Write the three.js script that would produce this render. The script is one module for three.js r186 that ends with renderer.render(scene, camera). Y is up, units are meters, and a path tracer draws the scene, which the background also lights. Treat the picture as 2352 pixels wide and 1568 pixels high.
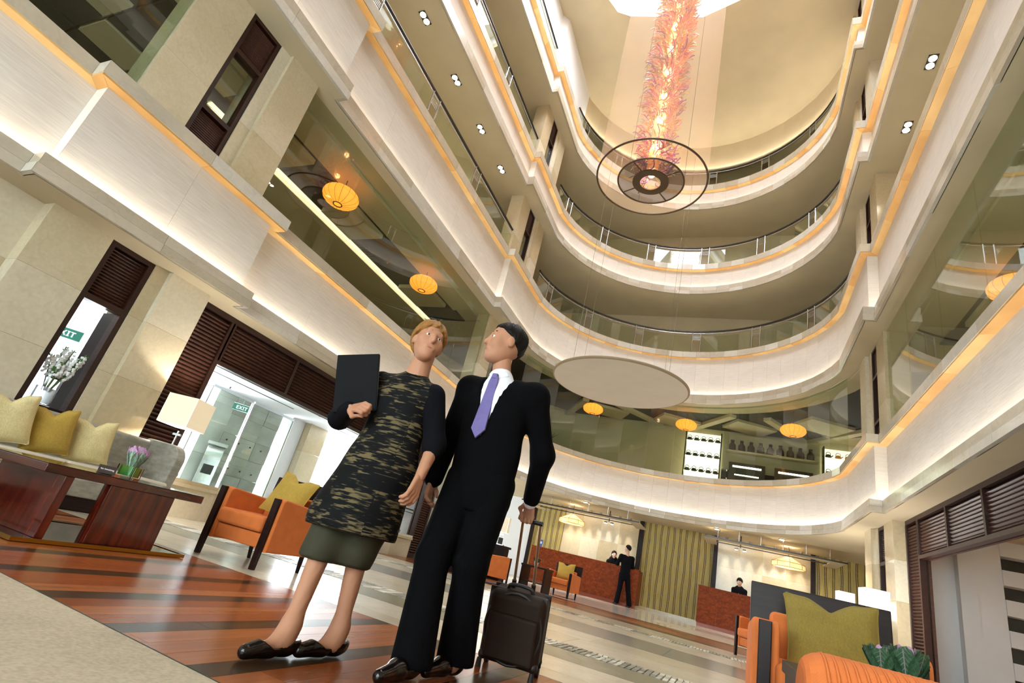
import * as THREE from 'three';
import { mergeGeometries } from 'three/addons/utils/BufferGeometryUtils.js';
import { RoundedBoxGeometry } from 'three/addons/geometries/RoundedBoxGeometry.js';
import { RectAreaLightUniformsLib } from 'three/addons/lights/RectAreaLightUniformsLib.js';

RectAreaLightUniformsLib.init();
const scene = new THREE.Scene();
const V = (x, y, z) => new THREE.Vector3(x, y, z);

// ---------- camera: 18 mm lens held low, rolled and tilted up ----------
const camera = new THREE.PerspectiveCamera(66.71, 2352 / 1568, 0.05, 200);
{
  const m = new THREE.Matrix4().makeBasis(V(0.91191, 0.22624, -0.34240), V(-0.05907, 0.89799, 0.43603), V(0.40612, -0.37739, 0.83225));
  camera.quaternion.setFromRotationMatrix(m);
  camera.position.set(0, 0.53, 0);
}
// ---------- sky, exposure ----------
scene.background = new THREE.Color().setRGB(2.6, 2.95, 3.3);
const renderer = new THREE.WebGLRenderer({ antialias: true });
renderer.toneMapping = THREE.LinearToneMapping;
renderer.toneMappingExposure = 2.85;
renderer.shadowMap.enabled = true;

// colours of the lamps (linear)
const WARM = new THREE.Color().setRGB(1.0, 0.935, 0.82);
const WARMW = new THREE.Color().setRGB(1.0, 0.975, 0.93);
const DAY = new THREE.Color().setRGB(0.90, 0.98, 1.10);
function rectLight(w, h, col, inten, pos, target) {
  const l = new THREE.RectAreaLight(col, inten, w, h);
  l.position.copy(pos); l.lookAt(target); scene.add(l); return l;
}
function spot(col, inten, pos, target, angle, pen = 0.6, rad = 2) {
  const l = new THREE.SpotLight(col, inten, 0, angle, pen, 2);
  l.position.copy(pos); l.target.position.copy(target); l.castShadow = true; l.shadow.radius = rad;
  scene.add(l); scene.add(l.target); return l;
}
function point(col, inten, pos, rad = 2) {
  const l = new THREE.PointLight(col, inten, 0, 2);
  l.position.copy(pos); l.castShadow = true; l.shadow.radius = rad; scene.add(l); return l;
}
// skylight over the atrium: soft daylight from its glazing
const CEIL = 19.6;
rectLight(5.6, 5.8, DAY, 6.2, V(-2.2, CEIL + 0.75, -9.0), V(-2.2, 0, -9.0));
// added fill light behind the camera, set at the invented rear glazing
rectLight(6.6, 5.4, DAY, 1.4, V(-2.0, 2.85, 6.3), V(-2.0, 2.85, 0));

// ---------- random, noise ----------
function rng(seed) { let s = seed >>> 0; return () => { s = (s + 0x6D2B79F5) >>> 0; let t = Math.imul(s ^ (s >>> 15), 1 | s); t = (t + Math.imul(t ^ (t >>> 7), 61 | t)) ^ t; return ((t ^ (t >>> 14)) >>> 0) / 4294967296; }; }
const rnd = rng(7);
const clamp = (x, a = 0, b = 1) => Math.min(b, Math.max(a, x));
const mix = (a, b, t) => a + (b - a) * t;
function hash(x, y, s) { let h = Math.imul(x, 374761393) ^ Math.imul(y, 668265263) ^ Math.imul(s, 1274126177); h = Math.imul(h ^ (h >>> 13), 1274126177); return ((h ^ (h >>> 16)) >>> 0) / 4294967296; }
function vnoise(x, y, px, py, s) {
  const xi = Math.floor(x), yi = Math.floor(y), fx = x - xi, fy = y - yi;
  const u = fx * fx * (3 - 2 * fx), v = fy * fy * (3 - 2 * fy);
  const w = (a, p) => ((a % p) + p) % p;
  const a = hash(w(xi, px), w(yi, py), s), b = hash(w(xi + 1, px), w(yi, py), s), c = hash(w(xi, px), w(yi + 1, py), s), d = hash(w(xi + 1, px), w(yi + 1, py), s);
  return mix(mix(a, b, u), mix(c, d, u), v);
}
function fbm(u, v, fx, fy, s, oct = 4) { let a = 0, k = 0.5, t = 0; for (let o = 0; o < oct; o++) { a += k * vnoise(u * fx, v * fy, fx, fy, s + o * 17); t += k; k *= 0.5; fx *= 2; fy *= 2; } return a / t; }

// ---------- textures: fn(u, v) returns sRGB 0..1 triples ----------
function tex(fn, n = 512, m = n) {
  const d = new Uint8Array(n * m * 4);
  for (let j = 0; j < m; j++) for (let i = 0; i < n; i++) {
    const c = fn(i / n, j / m), k = (j * n + i) * 4;
    d[k] = clamp(c[0]) * 255; d[k + 1] = clamp(c[1]) * 255; d[k + 2] = clamp(c[2]) * 255; d[k + 3] = 255;
  }
  const t = new THREE.DataTexture(d, n, m);
  t.wrapS = t.wrapT = THREE.RepeatWrapping; t.magFilter = THREE.LinearFilter; t.minFilter = THREE.LinearMipmapLinearFilter; t.generateMipmaps = true;
  t.colorSpace = THREE.SRGBColorSpace; t.needsUpdate = true; return t;
}
const lerp3 = (a, b, t) => [mix(a[0], b[0], t), mix(a[1], b[1], t), mix(a[2], b[2], t)];
const grey = (c, k) => [c[0] * k, c[1] * k, c[2] * k];
const T = {
  marble: tex((u, v) => { const n = fbm(u, v, 4, 4, 3, 6), w = Math.abs(fbm(u, v, 3, 5, 31, 5) - 0.5), f = fbm(u, v, 60, 60, 9, 2); return grey([0.84, 0.815, 0.765], 0.90 + 0.13 * n + 0.04 * (f - 0.5) - 0.03 * Math.max(0, 0.03 - w) / 0.03); }),
  travertine: tex((u, v) => { const n = fbm(u, v, 3, 3, 5, 5), w = Math.abs(fbm(u, v, 4, 4, 51, 5) - 0.5), f = fbm(u, v, 70, 70, 8, 2); return grey(lerp3([0.82, 0.775, 0.67], [0.88, 0.84, 0.755], n), 0.98 + 0.06 * (f - 0.5) - 0.03 * Math.max(0, 0.03 - w) / 0.03); }),
  creamlit: tex((u, v) => { const n = fbm(u, v, 6, 3, 77, 5); return lerp3([0.83, 0.66, 0.42], [0.92, 0.78, 0.54], n); }, 256),  // cream stone with the warm cove glow painted in; mottling is its own
  lining: tex((u, v) => { const s = fbm(u, v, 8, 220, 13, 2), n = fbm(u, v, 3, 3, 14, 3); return grey([0.88, 0.85, 0.815], 0.93 + 0.10 * (s - 0.5) + 0.05 * n); }),
  plaster: tex((u, v) => { const n = fbm(u, v, 5, 5, 20, 5); return grey([0.80, 0.745, 0.62], 0.96 + 0.06 * (n - 0.3)); }, 256),
  whitewash: tex((u, v) => grey([0.91, 0.915, 0.92], 0.97 + 0.04 * (fbm(u, v, 5, 5, 22, 4) - 0.5)), 256),
  louver: tex((u, v) => { const n = fbm(u, v, 3, 60, 61, 4); return lerp3([0.16, 0.075, 0.045], [0.34, 0.19, 0.12], n); }, 256),
  redwood: tex((u, v) => { const n = fbm(u, v, 2, 40, 23, 5), b = fbm(u, v, 3, 6, 24, 3); return lerp3([0.47, 0.245, 0.12], [0.74, 0.45, 0.255], clamp(0.22 + 0.5 * n + 0.3 * (b - 0.3))); }),
  brownwood: tex((u, v) => { const n = fbm(u, v, 2, 40, 33, 5); return lerp3([0.17, 0.115, 0.07], [0.33, 0.24, 0.16], n); }),
  rosewood: tex((u, v) => { const n = fbm(u, v, 2, 30, 43, 5), b = fbm(u, v, 5, 2, 44, 3); return lerp3([0.16, 0.035, 0.02], [0.47, 0.14, 0.06], clamp(n * 0.9 + (b - 0.5) * 0.6)); }),
  rosewoodV: tex((u, v) => { const n = fbm(u, v, 34, 2, 143, 5), b = fbm(u, v, 3, 4, 144, 3); return lerp3([0.22, 0.05, 0.03], [0.52, 0.17, 0.08], clamp(n * 0.9 + (b - 0.5) * 0.4)); }),
  orange: tex((u, v) => { const w = 0.5 + 0.5 * Math.sin(u * Math.PI * 2 * 90) * Math.sin(v * Math.PI * 2 * 90), n = fbm(u, v, 6, 6, 90, 4); return grey([0.86, 0.46, 0.20], 0.90 + 0.07 * w + 0.10 * (n - 0.5)); }),
  weave: tex((u, v) => { const w = fbm(u, v, 128, 40, 91, 2), n = fbm(u, v, 5, 5, 92, 3); return grey([1, 1, 1], 0.84 + 0.16 * w + 0.10 * (n - 0.5)); }),
  velvet: tex((u, v) => { const n = fbm(u, v, 10, 26, 94, 5), m = fbm(u, v, 4, 7, 95, 3); return grey([0.62, 0.60, 0.55], 0.78 + 0.34 * n * m + 0.12 * n); }),
  rug: tex((u, v) => { const n = fbm(u, v, 90, 90, 97, 2), m = fbm(u, v, 4, 4, 98, 3); return grey([0.76, 0.70, 0.60], 0.90 + 0.14 * (n - 0.5) + 0.08 * (m - 0.5)); }),
  leather: tex((u, v) => { const cx = Math.floor(u * 14), cy = Math.floor(v * 28), o = hash(cx + (cy % 2) * 31, cy, 5), n = fbm(u, v, 40, 40, 99, 3); return lerp3([0.34, 0.13, 0.04], [0.62, 0.28, 0.09], clamp(0.25 + 0.3 * o + 0.6 * (n - 0.3))); }),
  stripes: tex((u, v) => { const n = fbm(u, v, 50, 6, 101, 3); let c = lerp3([0.66, 0.58, 0.33], [0.76, 0.69, 0.43], n); const per = 8, f = (u * per) % 1, id = Math.floor(u * per); const wob = 0.07 * Math.sin(v * Math.PI * 2 + id * 1.7); for (const o of [0.30, 0.52]) { if (Math.abs(f - o - wob * (id % 3 ? 1 : 0.15)) < 0.045) c = [0.26, 0.19, 0.12]; } return c; }, 512),
  dress: tex((u, v) => { const a = fbm(u, v, 10, 64, 111, 3), b = fbm(u, v, 5, 9, 112, 2); const k = clamp((a * 0.7 + b * 0.45 - 0.62) * 7); return lerp3([0.055, 0.055, 0.065], [0.52, 0.45, 0.30], k * 0.75); }),
  kale: tex((u, v) => { const cx = u - 0.5, r = Math.abs(cx) * 2; const side = Math.abs(((v * 7 + r * 2.0) % 1) - 0.5); const vein = Math.max(clamp(1 - r * 14), clamp(1 - side * 9) * clamp(1.1 - r)); const n = fbm(u, v, 12, 12, 115, 3); const base = lerp3([0.10, 0.24, 0.12], [0.26, 0.40, 0.27], n); return lerp3(base, [0.74, 0.58, 0.68], clamp(vein * (1.15 - v * 0.55))); }, 256),
  kalelight: tex((u, v) => { const cx = u - 0.5, r = Math.abs(cx) * 2; const side = Math.abs(((v * 6 + r * 2.2) % 1) - 0.5); const vein = Math.max(clamp(1 - r * 10), clamp(1 - side * 7) * clamp(1.1 - r)); const n = fbm(u, v, 10, 10, 118, 3); return v > 0.86 + 0.05 * Math.sin(u * 30) ? [0.80, 0.62, 0.78] : lerp3(lerp3([0.36, 0.50, 0.40], [0.58, 0.68, 0.58], n), [0.92, 0.92, 0.88], clamp(vein)); }, 256),
  concrete: tex((u, v) => { const n = fbm(u, v, 5, 5, 120, 5); return grey([0.70, 0.70, 0.68], 0.86 + 0.22 * n); }, 256),
  darkstone: tex((u, v) => { const n = fbm(u, v, 4, 4, 126, 5); return grey([0.30, 0.28, 0.25], 0.7 + 0.6 * n); }, 256),
};
function M(o) {
  const { s = 1, phys, lin, ...r } = o;
  const m = phys ? new THREE.MeshPhysicalMaterial(r) : new THREE.MeshStandardMaterial(r);
  if (lin) m.color.setRGB(...lin);
  m.userData.s = s; return m;
}
const MAT = {
  marble: M({ map: T.marble, roughness: 0.16, s: 1.6 }), marble2: M({ map: T.marble, color: 0xf2ece4, roughness: 0.16, s: 1.9 }), marble3: M({ map: T.marble, color: 0xe9e2d6, roughness: 0.18, s: 1.3 }),
  trav: M({ map: T.travertine, roughness: 0.14, s: 2.2 }), trav2: M({ map: T.travertine, color: 0xf3efe6, roughness: 0.14, s: 1.8 }), trav3: M({ map: T.travertine, color: 0xe8e0d0, roughness: 0.16, s: 2.6 }),
  creamlit: M({ map: T.creamlit, roughness: 0.45, s: 1.2 }), creamlit2: M({ map: T.creamlit, color: 0xf0e2cc, roughness: 0.45, s: 0.9 }),
  lining: M({ map: T.lining, roughness: 0.85, s: 1.5 }), plaster: M({ map: T.plaster, roughness: 0.9, s: 3 }), 
  white: M({ map: T.whitewash, roughness: 0.8, s: 3 }), darkceil: M({ color: 0x35322e, roughness: 0.8 }),
  louver: M({ map: T.louver, roughness: 0.5, s: 0.8 }), louverframe: M({ map: T.louver, color: 0xb89a8a, roughness: 0.42, s: 0.8 }), black: M({ color: 0x0d0b0a, roughness: 0.6 }),
  redwood: M({ map: T.redwood, roughness: 0.25, s: 1.4, phys: 1, specularIntensity: 0.6 }), redwood2: M({ map: T.redwood, color: 0xe6d2c8, roughness: 0.25, s: 1.1, phys: 1, specularIntensity: 0.6 }), redwood3: M({ map: T.redwood, color: 0xd8c4b4, roughness: 0.26, s: 1.7, phys: 1, specularIntensity: 0.6 }), brownwood: M({ map: T.brownwood, roughness: 0.26, s: 1.2, phys: 1, specularIntensity: 0.5 }),
  rosewood: M({ map: T.rosewood, roughness: 0.13, s: 0.7, phys: 1, clearcoat: 0.6, clearcoatRoughness: 0.05 }), rosewoodV: M({ map: T.rosewoodV, roughness: 0.16, s: 0.7, phys: 1, clearcoat: 0.5, clearcoatRoughness: 0.06 }), darkwood: M({ map: T.louver, color: 0x8a7468, roughness: 0.4, s: 0.6, phys: 1, specularIntensity: 0.5 }),
  orange: M({ map: T.orange, roughness: 0.85, s: 0.35 }), cushion: M({ map: T.weave, color: 0xb8973f, roughness: 0.9, s: 0.4 }), cushionCream: M({ map: T.weave, color: 0xe0cf98, roughness: 0.9, s: 0.4 }), cushionOlive: M({ map: T.weave, color: 0x8f7a32, roughness: 0.9, s: 0.3 }),
  velvet: M({ map: T.velvet, roughness: 0.8, s: 0.6, phys: 1, sheen: 0.5, sheenRoughness: 0.5 }), seatlight: M({ map: T.weave, color: 0xcfc6b2, roughness: 0.85, s: 0.5 }), rug: M({ map: T.rug, roughness: 0.95, s: 0.8 }), rugedge: M({ color: 0x1d3a30, roughness: 0.9 }),
  leather: M({ map: T.leather, roughness: 0.5, s: 1.4, phys: 1, specularIntensity: 0.35 }), leatherbase: M({ color: 0x8c3a16, roughness: 0.35 }), stripes: M({ map: T.stripes, roughness: 0.6, s: 1.7 }),
  steel: M({ color: 0xc9ccd0, metalness: 1, roughness: 0.22 }), darksteel: M({ color: 0x4a4744, metalness: 0.9, roughness: 0.3 }), brass: M({ color: 0xb98d3a, metalness: 1, roughness: 0.25 }), bronze: M({ color: 0x54422e, metalness: 0.5, roughness: 0.45 }),
  glass: M({ phys: 1, color: 0xf4faf4, transmission: 1, roughness: 0.0, ior: 1.5, thickness: 0 }), glassgreen: M({ phys: 1, color: 0xf2f8f0, transmission: 1, roughness: 0.0, ior: 1.5, thickness: 0 }),
  vaseglass: M({ phys: 1, color: 0xffffff, transmission: 1, roughness: 0.02, ior: 1.45, thickness: 0.02 }), ice: M({ phys: 1, color: 0xeef4f6, transmission: 0.6, roughness: 0.35, ior: 1.3, thickness: 0.02 }),
  mirrorbase: M({ color: 0x3b382f, metalness: 0.6, roughness: 0.08 }),
  floorCream: M({ map: T.marble, color: 0xfbf5ea, roughness: 0.2, s: 1.5 }), floorCream2: M({ map: T.marble, color: 0xf1e9da, roughness: 0.2, s: 1.9 }), floorGrey: M({ map: T.concrete, color: 0xb8b3aa, roughness: 0.22, s: 1.5 }), floorOlive: M({ map: T.concrete, color: 0xc2bb9e, roughness: 0.25, s: 1.3 }), floorWhite: M({ map: T.marble, color: 0xffffff, roughness: 0.12, s: 2 }),
  concrete: M({ map: T.concrete, roughness: 0.6, s: 2 }), concretelight: M({ map: T.concrete, color: 0xf4f4f2, roughness: 0.55, s: 2 }), darkstone: M({ map: T.darkstone, roughness: 0.3, s: 1.5 }),
  grout: M({ color: 0x6b6459, roughness: 0.9 }), green: M({ color: 0x2c5a22, roughness: 0.5 }), greendark: M({ color: 0x17381a, roughness: 0.5 }), stem: M({ color: 0x3f6a2a, roughness: 0.6 }), petal: M({ phys: 1, color: 0xffffff, roughness: 1, transmission: 0.35, thickness: 0 }),
  kale: M({ map: T.kale, roughness: 0.6, side: THREE.DoubleSide }), kalepink: M({ color: 0xb98aa8, roughness: 0.6, side: THREE.DoubleSide }), kaleteal: M({ map: T.kalelight, roughness: 0.6, side: THREE.DoubleSide }), leafgloss: M({ color: 0x2f8a22, roughness: 0.3, side: THREE.DoubleSide }),
  skin: M({ lin: [0.46, 0.22, 0.13], roughness: 0.6, phys: 1, specularIntensity: 0.6 }), skinpale: M({ lin: [0.62, 0.38, 0.27], roughness: 0.55 }), suit: M({ color: 0x08080a, roughness: 0.9, phys: 1, specularIntensity: 0.15 }), suit2: M({ color: 0x0e0e13, roughness: 0.9, phys: 1, specularIntensity: 0.2 }), shirt: M({ color: 0xe8e6ee, roughness: 0.8 }), tie: M({ map: T.weave, color: 0x6f62a0, roughness: 0.6, s: 0.15 }), hairblond: M({ map: T.weave, color: 0x9a6c38, roughness: 0.65, s: 0.2, phys: 1, specularIntensity: 0.4 }), hairdark: M({ color: 0x14100d, roughness: 0.6, phys: 1, specularIntensity: 0.35 }), dress: M({ map: T.dress, roughness: 0.8, s: 0.36, phys: 1, specularIntensity: 0.3 }), skirt: M({ color: 0x2e2b17, roughness: 0.8 }), shoe: M({ color: 0x120c0b, roughness: 0.18 }), folder: M({ color: 0x080708, roughness: 0.6, phys: 1, specularIntensity: 0.2 }),
  lips: M({ lin: [0.38, 0.11, 0.09], roughness: 0.5 }), eye: M({ color: 0xe9e4dc, roughness: 0.3 }), iris: M({ color: 0x20150f, roughness: 0.2 }),
  caseshell: M({ map: T.weave, color: 0x2c1f16, roughness: 0.65, s: 0.2, phys: 1, specularIntensity: 0.4 }), casetrim: M({ color: 0x1c1511, roughness: 0.5 }),
};
const glow = (r, g, b, base = 0xffffff) => { const m = new THREE.MeshStandardMaterial({ color: base, roughness: 0.8 }); m.emissive.setRGB(r, g, b); m.userData.s = 1; return m; };
const GL = { cove: glow(4, 3.4, 2.5), down: glow(16, 14, 11), shade: glow(0.10, 0.085, 0.06, 0xf6e8cc), shadeWhite: glow(0.5, 0.47, 0.40, 0xffffff), lantern: glow(0.62, 0.20, 0.02, 0xe07a20), sky: glow(0.17, 0.20, 0.145), bulb: glow(12, 8, 4.4), shelf: glow(0.5, 0.5, 0.36), tube: glow(6, 5.6, 4.2) };

// ---------- building helpers ----------
const used = {};
function numbered(n) { if (!(n in used)) { used[n] = 0; return n; } used[n]++; return n + '_' + String(used[n]).padStart(3, '0'); }
function tag(o, label, category, group, kind) { o.userData.label = label; if (category) o.userData.category = category; if (group) o.userData.group = group; if (kind) o.userData.kind = kind; return o; }
function thing(name, label, category, pos = [0, 0, 0], turn = 0, group) { const g = new THREE.Group(); g.name = numbered(name); g.position.set(...pos); g.rotation.y = turn; scene.add(g); return tag(g, label, category, group); }
function struct(name, label) { const g = new THREE.Group(); g.name = numbered(name); scene.add(g); g.userData.kind = 'structure'; if (label) g.userData.label = label; return g; }
function dup(root, pos, turn, label) { const r = root.clone(); r.name = numbered(root.name.replace(/_\d{3}$/, '')); r.userData = { ...root.userData }; if (label) r.userData.label = label; r.position.set(...pos); r.rotation.y = turn; scene.add(r); return r; }
let uvSeed = 0;
function uvBox(g, s = 1, off = true) {                                 // metre-sized texture coordinates from the dominant normal
  const p = g.attributes.position, n = g.attributes.normal, uv = new Float32Array(p.count * 2);
  uvSeed++; const ox = off ? hash(uvSeed, 3, 1) : 0, oy = off ? hash(uvSeed, 5, 2) : 0;
  for (let i = 0; i < p.count; i++) {
    const ax = Math.abs(n.getX(i)), ay = Math.abs(n.getY(i)), az = Math.abs(n.getZ(i)); let a, b;
    if (ay >= ax && ay >= az) { a = p.getX(i); b = p.getZ(i); } else if (ax >= az) { a = p.getZ(i); b = p.getY(i); } else { a = p.getX(i); b = p.getY(i); }
    uv[2 * i] = a / s + ox; uv[2 * i + 1] = b / s + oy;
  }
  g.setAttribute('uv', new THREE.BufferAttribute(uv, 2)); return g;
}
function part(parent, name, geo, mat, pos, rot, o = {}) {
  if (!o.keepUV) uvBox(geo, mat.userData.s || 1, o.off !== false);
  const m = new THREE.Mesh(geo, mat); m.name = name; m.castShadow = m.receiveShadow = true;
  if (pos) m.position.set(...pos); if (rot) m.rotation.set(...rot);
  if (o.label) m.userData.label = o.label; if (o.kind) m.userData.kind = o.kind;
  parent.add(m); return m;
}
const box = (w, h, d) => new THREE.BoxGeometry(w, h, d);
const rbox = (w, h, d, r = 0.01, s = 2) => new RoundedBoxGeometry(w, h, d, s, Math.min(r, w / 2.01, h / 2.01, d / 2.01));
const cyl = (r0, r1, h, n = 24) => new THREE.CylinderGeometry(r0, r1, h, n);
const sph = (r, a = 16, b = 12) => new THREE.SphereGeometry(r, a, b);
const tor = (R, r, n = 48, k = 8) => new THREE.TorusGeometry(R, r, k, n);
const lathe = (pts, n = 32) => new THREE.LatheGeometry(pts.map(p => new THREE.Vector2(...p)), n);
function tube(pts, r, n = 24, k = 8) { return new THREE.TubeGeometry(new THREE.CatmullRomCurve3(pts.map(p => V(...p))), n, r, k); }
function rod(a, b, r, k = 8, r2 = r) { const A = V(...a), B = V(...b), d = B.clone().sub(A), g = new THREE.CylinderGeometry(r2, r, d.length(), k); g.applyQuaternion(new THREE.Quaternion().setFromUnitVectors(V(0, 1, 0), d.clone().normalize())); g.translate(...A.add(B).multiplyScalar(0.5).toArray()); return g; }
const bx = (x0, x1, y0, y1, z0, z1) => { const g = box(Math.abs(x1 - x0), Math.abs(y1 - y0), Math.abs(z1 - z0)); g.translate((x0 + x1) / 2, (y0 + y1) / 2, (z0 + z1) / 2); return g; };
const cat = gs => mergeGeometries(gs.map(g => { const h = g.index ? g.toNonIndexed() : g; h.deleteAttribute('uv'); return h; }));
// prism from four plan corners (x,z), counter-clockwise or not, between two heights
function prism(c, y0, y1) {
  const P = [], N = []; const lo = c.map(p => [p[0], y0, p[1]]), hi = c.map(p => [p[0], y1, p[1]]);
  const cen = [c.reduce((a, p) => a + p[0], 0) / c.length, c.reduce((a, p) => a + p[1], 0) / c.length];
  const tri = (a, b, d, n) => { const ab = V(...b).sub(V(...a)), ad = V(...d).sub(V(...a)); const f = ab.cross(ad).dot(V(...n)) > 0 ? [a, b, d] : [a, d, b]; for (const q of f) { P.push(...q); N.push(...n); } };
  for (let i = 0; i < c.length; i++) { const j = (i + 1) % c.length; let n = V(c[j][1] - c[i][1], 0, -(c[j][0] - c[i][0])).normalize(); if (n.x * ((c[i][0] + c[j][0]) / 2 - cen[0]) + n.z * ((c[i][1] + c[j][1]) / 2 - cen[1]) < 0) n.negate(); const nn = n.toArray(); tri(lo[i], lo[j], hi[j], nn); tri(lo[i], hi[j], hi[i], nn); }
  for (let i = 1; i < c.length - 1; i++) { tri(lo[0], lo[i], lo[i + 1], [0, -1, 0]); tri(hi[0], hi[i], hi[i + 1], [0, 1, 0]); }
  const g = new THREE.BufferGeometry(); g.setAttribute('position', new THREE.Float32BufferAttribute(P, 3)); g.setAttribute('normal', new THREE.Float32BufferAttribute(N, 3)); return g;
}
// ================= the building =================
const XC = -2.03, AZ = -14.1, AR = 4.43;                              // axis of the atrium, centre and radius of its rounded end
const sx = (s, d) => XC + s * d;
const LV = [                                                            // parapets: underside, top of the stone band, underside and top of the coping
  { b: 2.88, l: 3.12, y: 4.21, t: 4.40 }, { b: 6.97, l: 7.31, y: 8.73, t: 8.97 },
  { b: 11.48, l: 11.80, y: 12.58, t: 12.84 }, { b: 15.62, l: 15.93, y: 16.60, t: 16.90 }];
const side = [[4.6, 6.2], [4.6, -1.87], [4.39, -1.87], [4.39, -4.64], [4.6, -4.64], [4.6, -11.85], [4.39, -11.85], [4.39, -14.7]];
const PATH = [], KIND = [];
side.forEach(([d, z], i) => { PATH.push([sx(-1, d), z]); if (i) KIND.push('L'); });
const NA = 26, a0 = Math.acos(4.389 / AR);
for (let i = 0; i <= NA; i++) { const a = Math.PI + a0 + (Math.PI - 2 * a0) * i / NA; if (i) KIND.push('A'); if (i > 0 && i < NA) PATH.push([XC + AR * Math.cos(a), AZ + AR * Math.sin(a)]); }
[...side].reverse().forEach(([d, z], i) => { PATH.push([sx(1, d), z]); if (i) KIND.push('R'); });
function offset(path, o) {
  const n = []; for (let i = 0; i < path.length - 1; i++) { const dx = path[i + 1][0] - path[i][0], dz = path[i + 1][1] - path[i][1], l = Math.hypot(dx, dz); n.push([-dz / l, dx / l]); }
  return path.map((p, i) => { const a = n[Math.max(0, i - 1)], b = n[Math.min(n.length - 1, i)], k = o / (1 + a[0] * b[0] + a[1] * b[1]); return [p[0] + (a[0] + b[0]) * k, p[1] + (a[1] + b[1]) * k]; });
}
const lp = (a, b, t) => [mix(a[0], b[0], t), mix(a[1], b[1], t)];
function ring(parent, name, o0, o1, y0, y1, mats, size, gap = 0.002) {  // slabs along the whole edge, each a piece of its own
  const P0 = offset(PATH, o0), P1 = offset(PATH, o1);
  for (let i = 0; i < PATH.length - 1; i++) {
    const L = Math.hypot(PATH[i + 1][0] - PATH[i][0], PATH[i + 1][1] - PATH[i][1]), n = Math.max(1, Math.round(L / size)), e = Math.min(0.02, gap / (L / n));
    for (let k = 0; k < n; k++) {
      const t0 = (k + e) / n, t1 = (k + 1 - e) / n;
      const g = prism([lp(P0[i], P0[i + 1], t0), lp(P0[i], P0[i + 1], t1), lp(P1[i], P1[i + 1], t1), lp(P1[i], P1[i + 1], t0)], y0, y1);
      part(parent, name, g, mats[Math.floor(rnd() * mats.length)]);
    }
  }
}
const SL = [MAT.marble, MAT.marble2, MAT.marble3];
LV.forEach((v, i) => {
  const w = struct('parapet_wall', ['cream parapet around the lobby above the ground floor', 'cream parapet above the glazed restaurant storey', 'cream parapet of the gallery two storeys above the restaurant', 'topmost cream parapet under the atrium ceiling'][i]);
  ring(w, 'fascia_slab', 0, -0.06, v.b, v.b + (v.l - v.b) * 0.45, SL, 1.2);
  ring(w, 'fascia_slab', -0.012, -0.06, v.b + (v.l - v.b) * 0.45 + 0.006, v.l, SL, 1.2);
  ring(w, 'lining_panel', -0.15, -0.32, v.l - 0.10, v.y, [MAT.lining], 1.5, 0.0015);
  ring(w, 'trough', -0.06, -0.32, v.l - 0.14, v.l - 0.10, [MAT.plaster], 3);
  ring(w, 'coping_underside', 0.0, -0.32, v.y, v.y + 0.02, [MAT.creamlit, MAT.creamlit2], 1.3);  // cove glow put into the underside colour; tone varies slab by slab
  ring(w, 'coping_slab', 0.012, -0.5, v.y + 0.022, v.t, SL, 1.3);
  ring(w, 'light_strip', -0.085, -0.12, v.l - 0.099, v.l - 0.085, [GL.cove], 3, 0);
  // the cove lamps, one area light for each run
  const P = offset(PATH, -0.105);
  const runs = [[0, 1], [2, 3], [4, 5], [6, 7]], N = PATH.length - 1; const all = [...runs, ...runs.map(([a, b]) => [N - b, N - a])];
  for (let k = 7; k < 7 + NA; k += 2) all.push([k, k + 2]);
  for (const [a, b] of all) {
    const A = V(P[a][0], v.l - 0.075, P[a][1]), B = V(P[b][0], v.l - 0.075, P[b][1]), c = A.clone().add(B).multiplyScalar(0.5), L = A.distanceTo(B);
    const l = new THREE.RectAreaLight(WARM, [11, 7.6, 5.2, 3.2][i], L, 0.04); l.position.copy(c);
    const d = B.clone().sub(A).normalize(), z = V(0, -1, 0), y = z.clone().cross(d);
    l.quaternion.setFromRotationMatrix(new THREE.Matrix4().makeBasis(d, y, z)); scene.add(l);
  }
});
// storey slabs with the atrium cut out of them
function slab(name, label, y0, y1, mat, off, out = [-13.2, 7.4, 6.6, -22]) {
  const s = new THREE.Shape([[out[0], -out[2]], [out[1], -out[2]], [out[1], -out[3]], [out[0], -out[3]]].map(p => new THREE.Vector2(...p)));
  const h = offset(PATH, off).map(p => new THREE.Vector2(p[0], -p[1])); s.holes.push(new THREE.Path(h));
  const g = new THREE.ExtrudeGeometry(s, { depth: y1 - y0, bevelEnabled: false }); g.rotateX(-Math.PI / 2); g.translate(0, y0, 0);
  const r = struct(name, label); part(r, 'plaster', g, mat); return r;
}
slab('ceiling_lobby', 'plaster soffit over the lobby edge and reception', 2.88, 2.98, MAT.plaster, -0.05);
slab('floor_restaurant', 'restaurant storey slab', 2.99, 3.4, MAT.plaster, -0.32);
slab('ceiling_restaurant', 'plaster soffit over the glazed storey', 6.97, 7.10, MAT.plaster, -0.05);
slab('floor_gallery', 'gallery floor slab', 7.12, 7.9, MAT.plaster, -0.33);
slab('ceiling_gallery', 'olive plaster gallery soffit', 11.48, 11.58, MAT.plaster, -0.05);
slab('floor_gallery', 'upper gallery floor slab', 11.6, 11.9, MAT.plaster, -0.33);
slab('ceiling_gallery', 'olive plaster soffit of the upper gallery', 15.62, 15.72, MAT.plaster, -0.05);
slab('floor_gallery', 'top gallery floor slab', 15.74, 16.0, MAT.plaster, -0.33);
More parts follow.
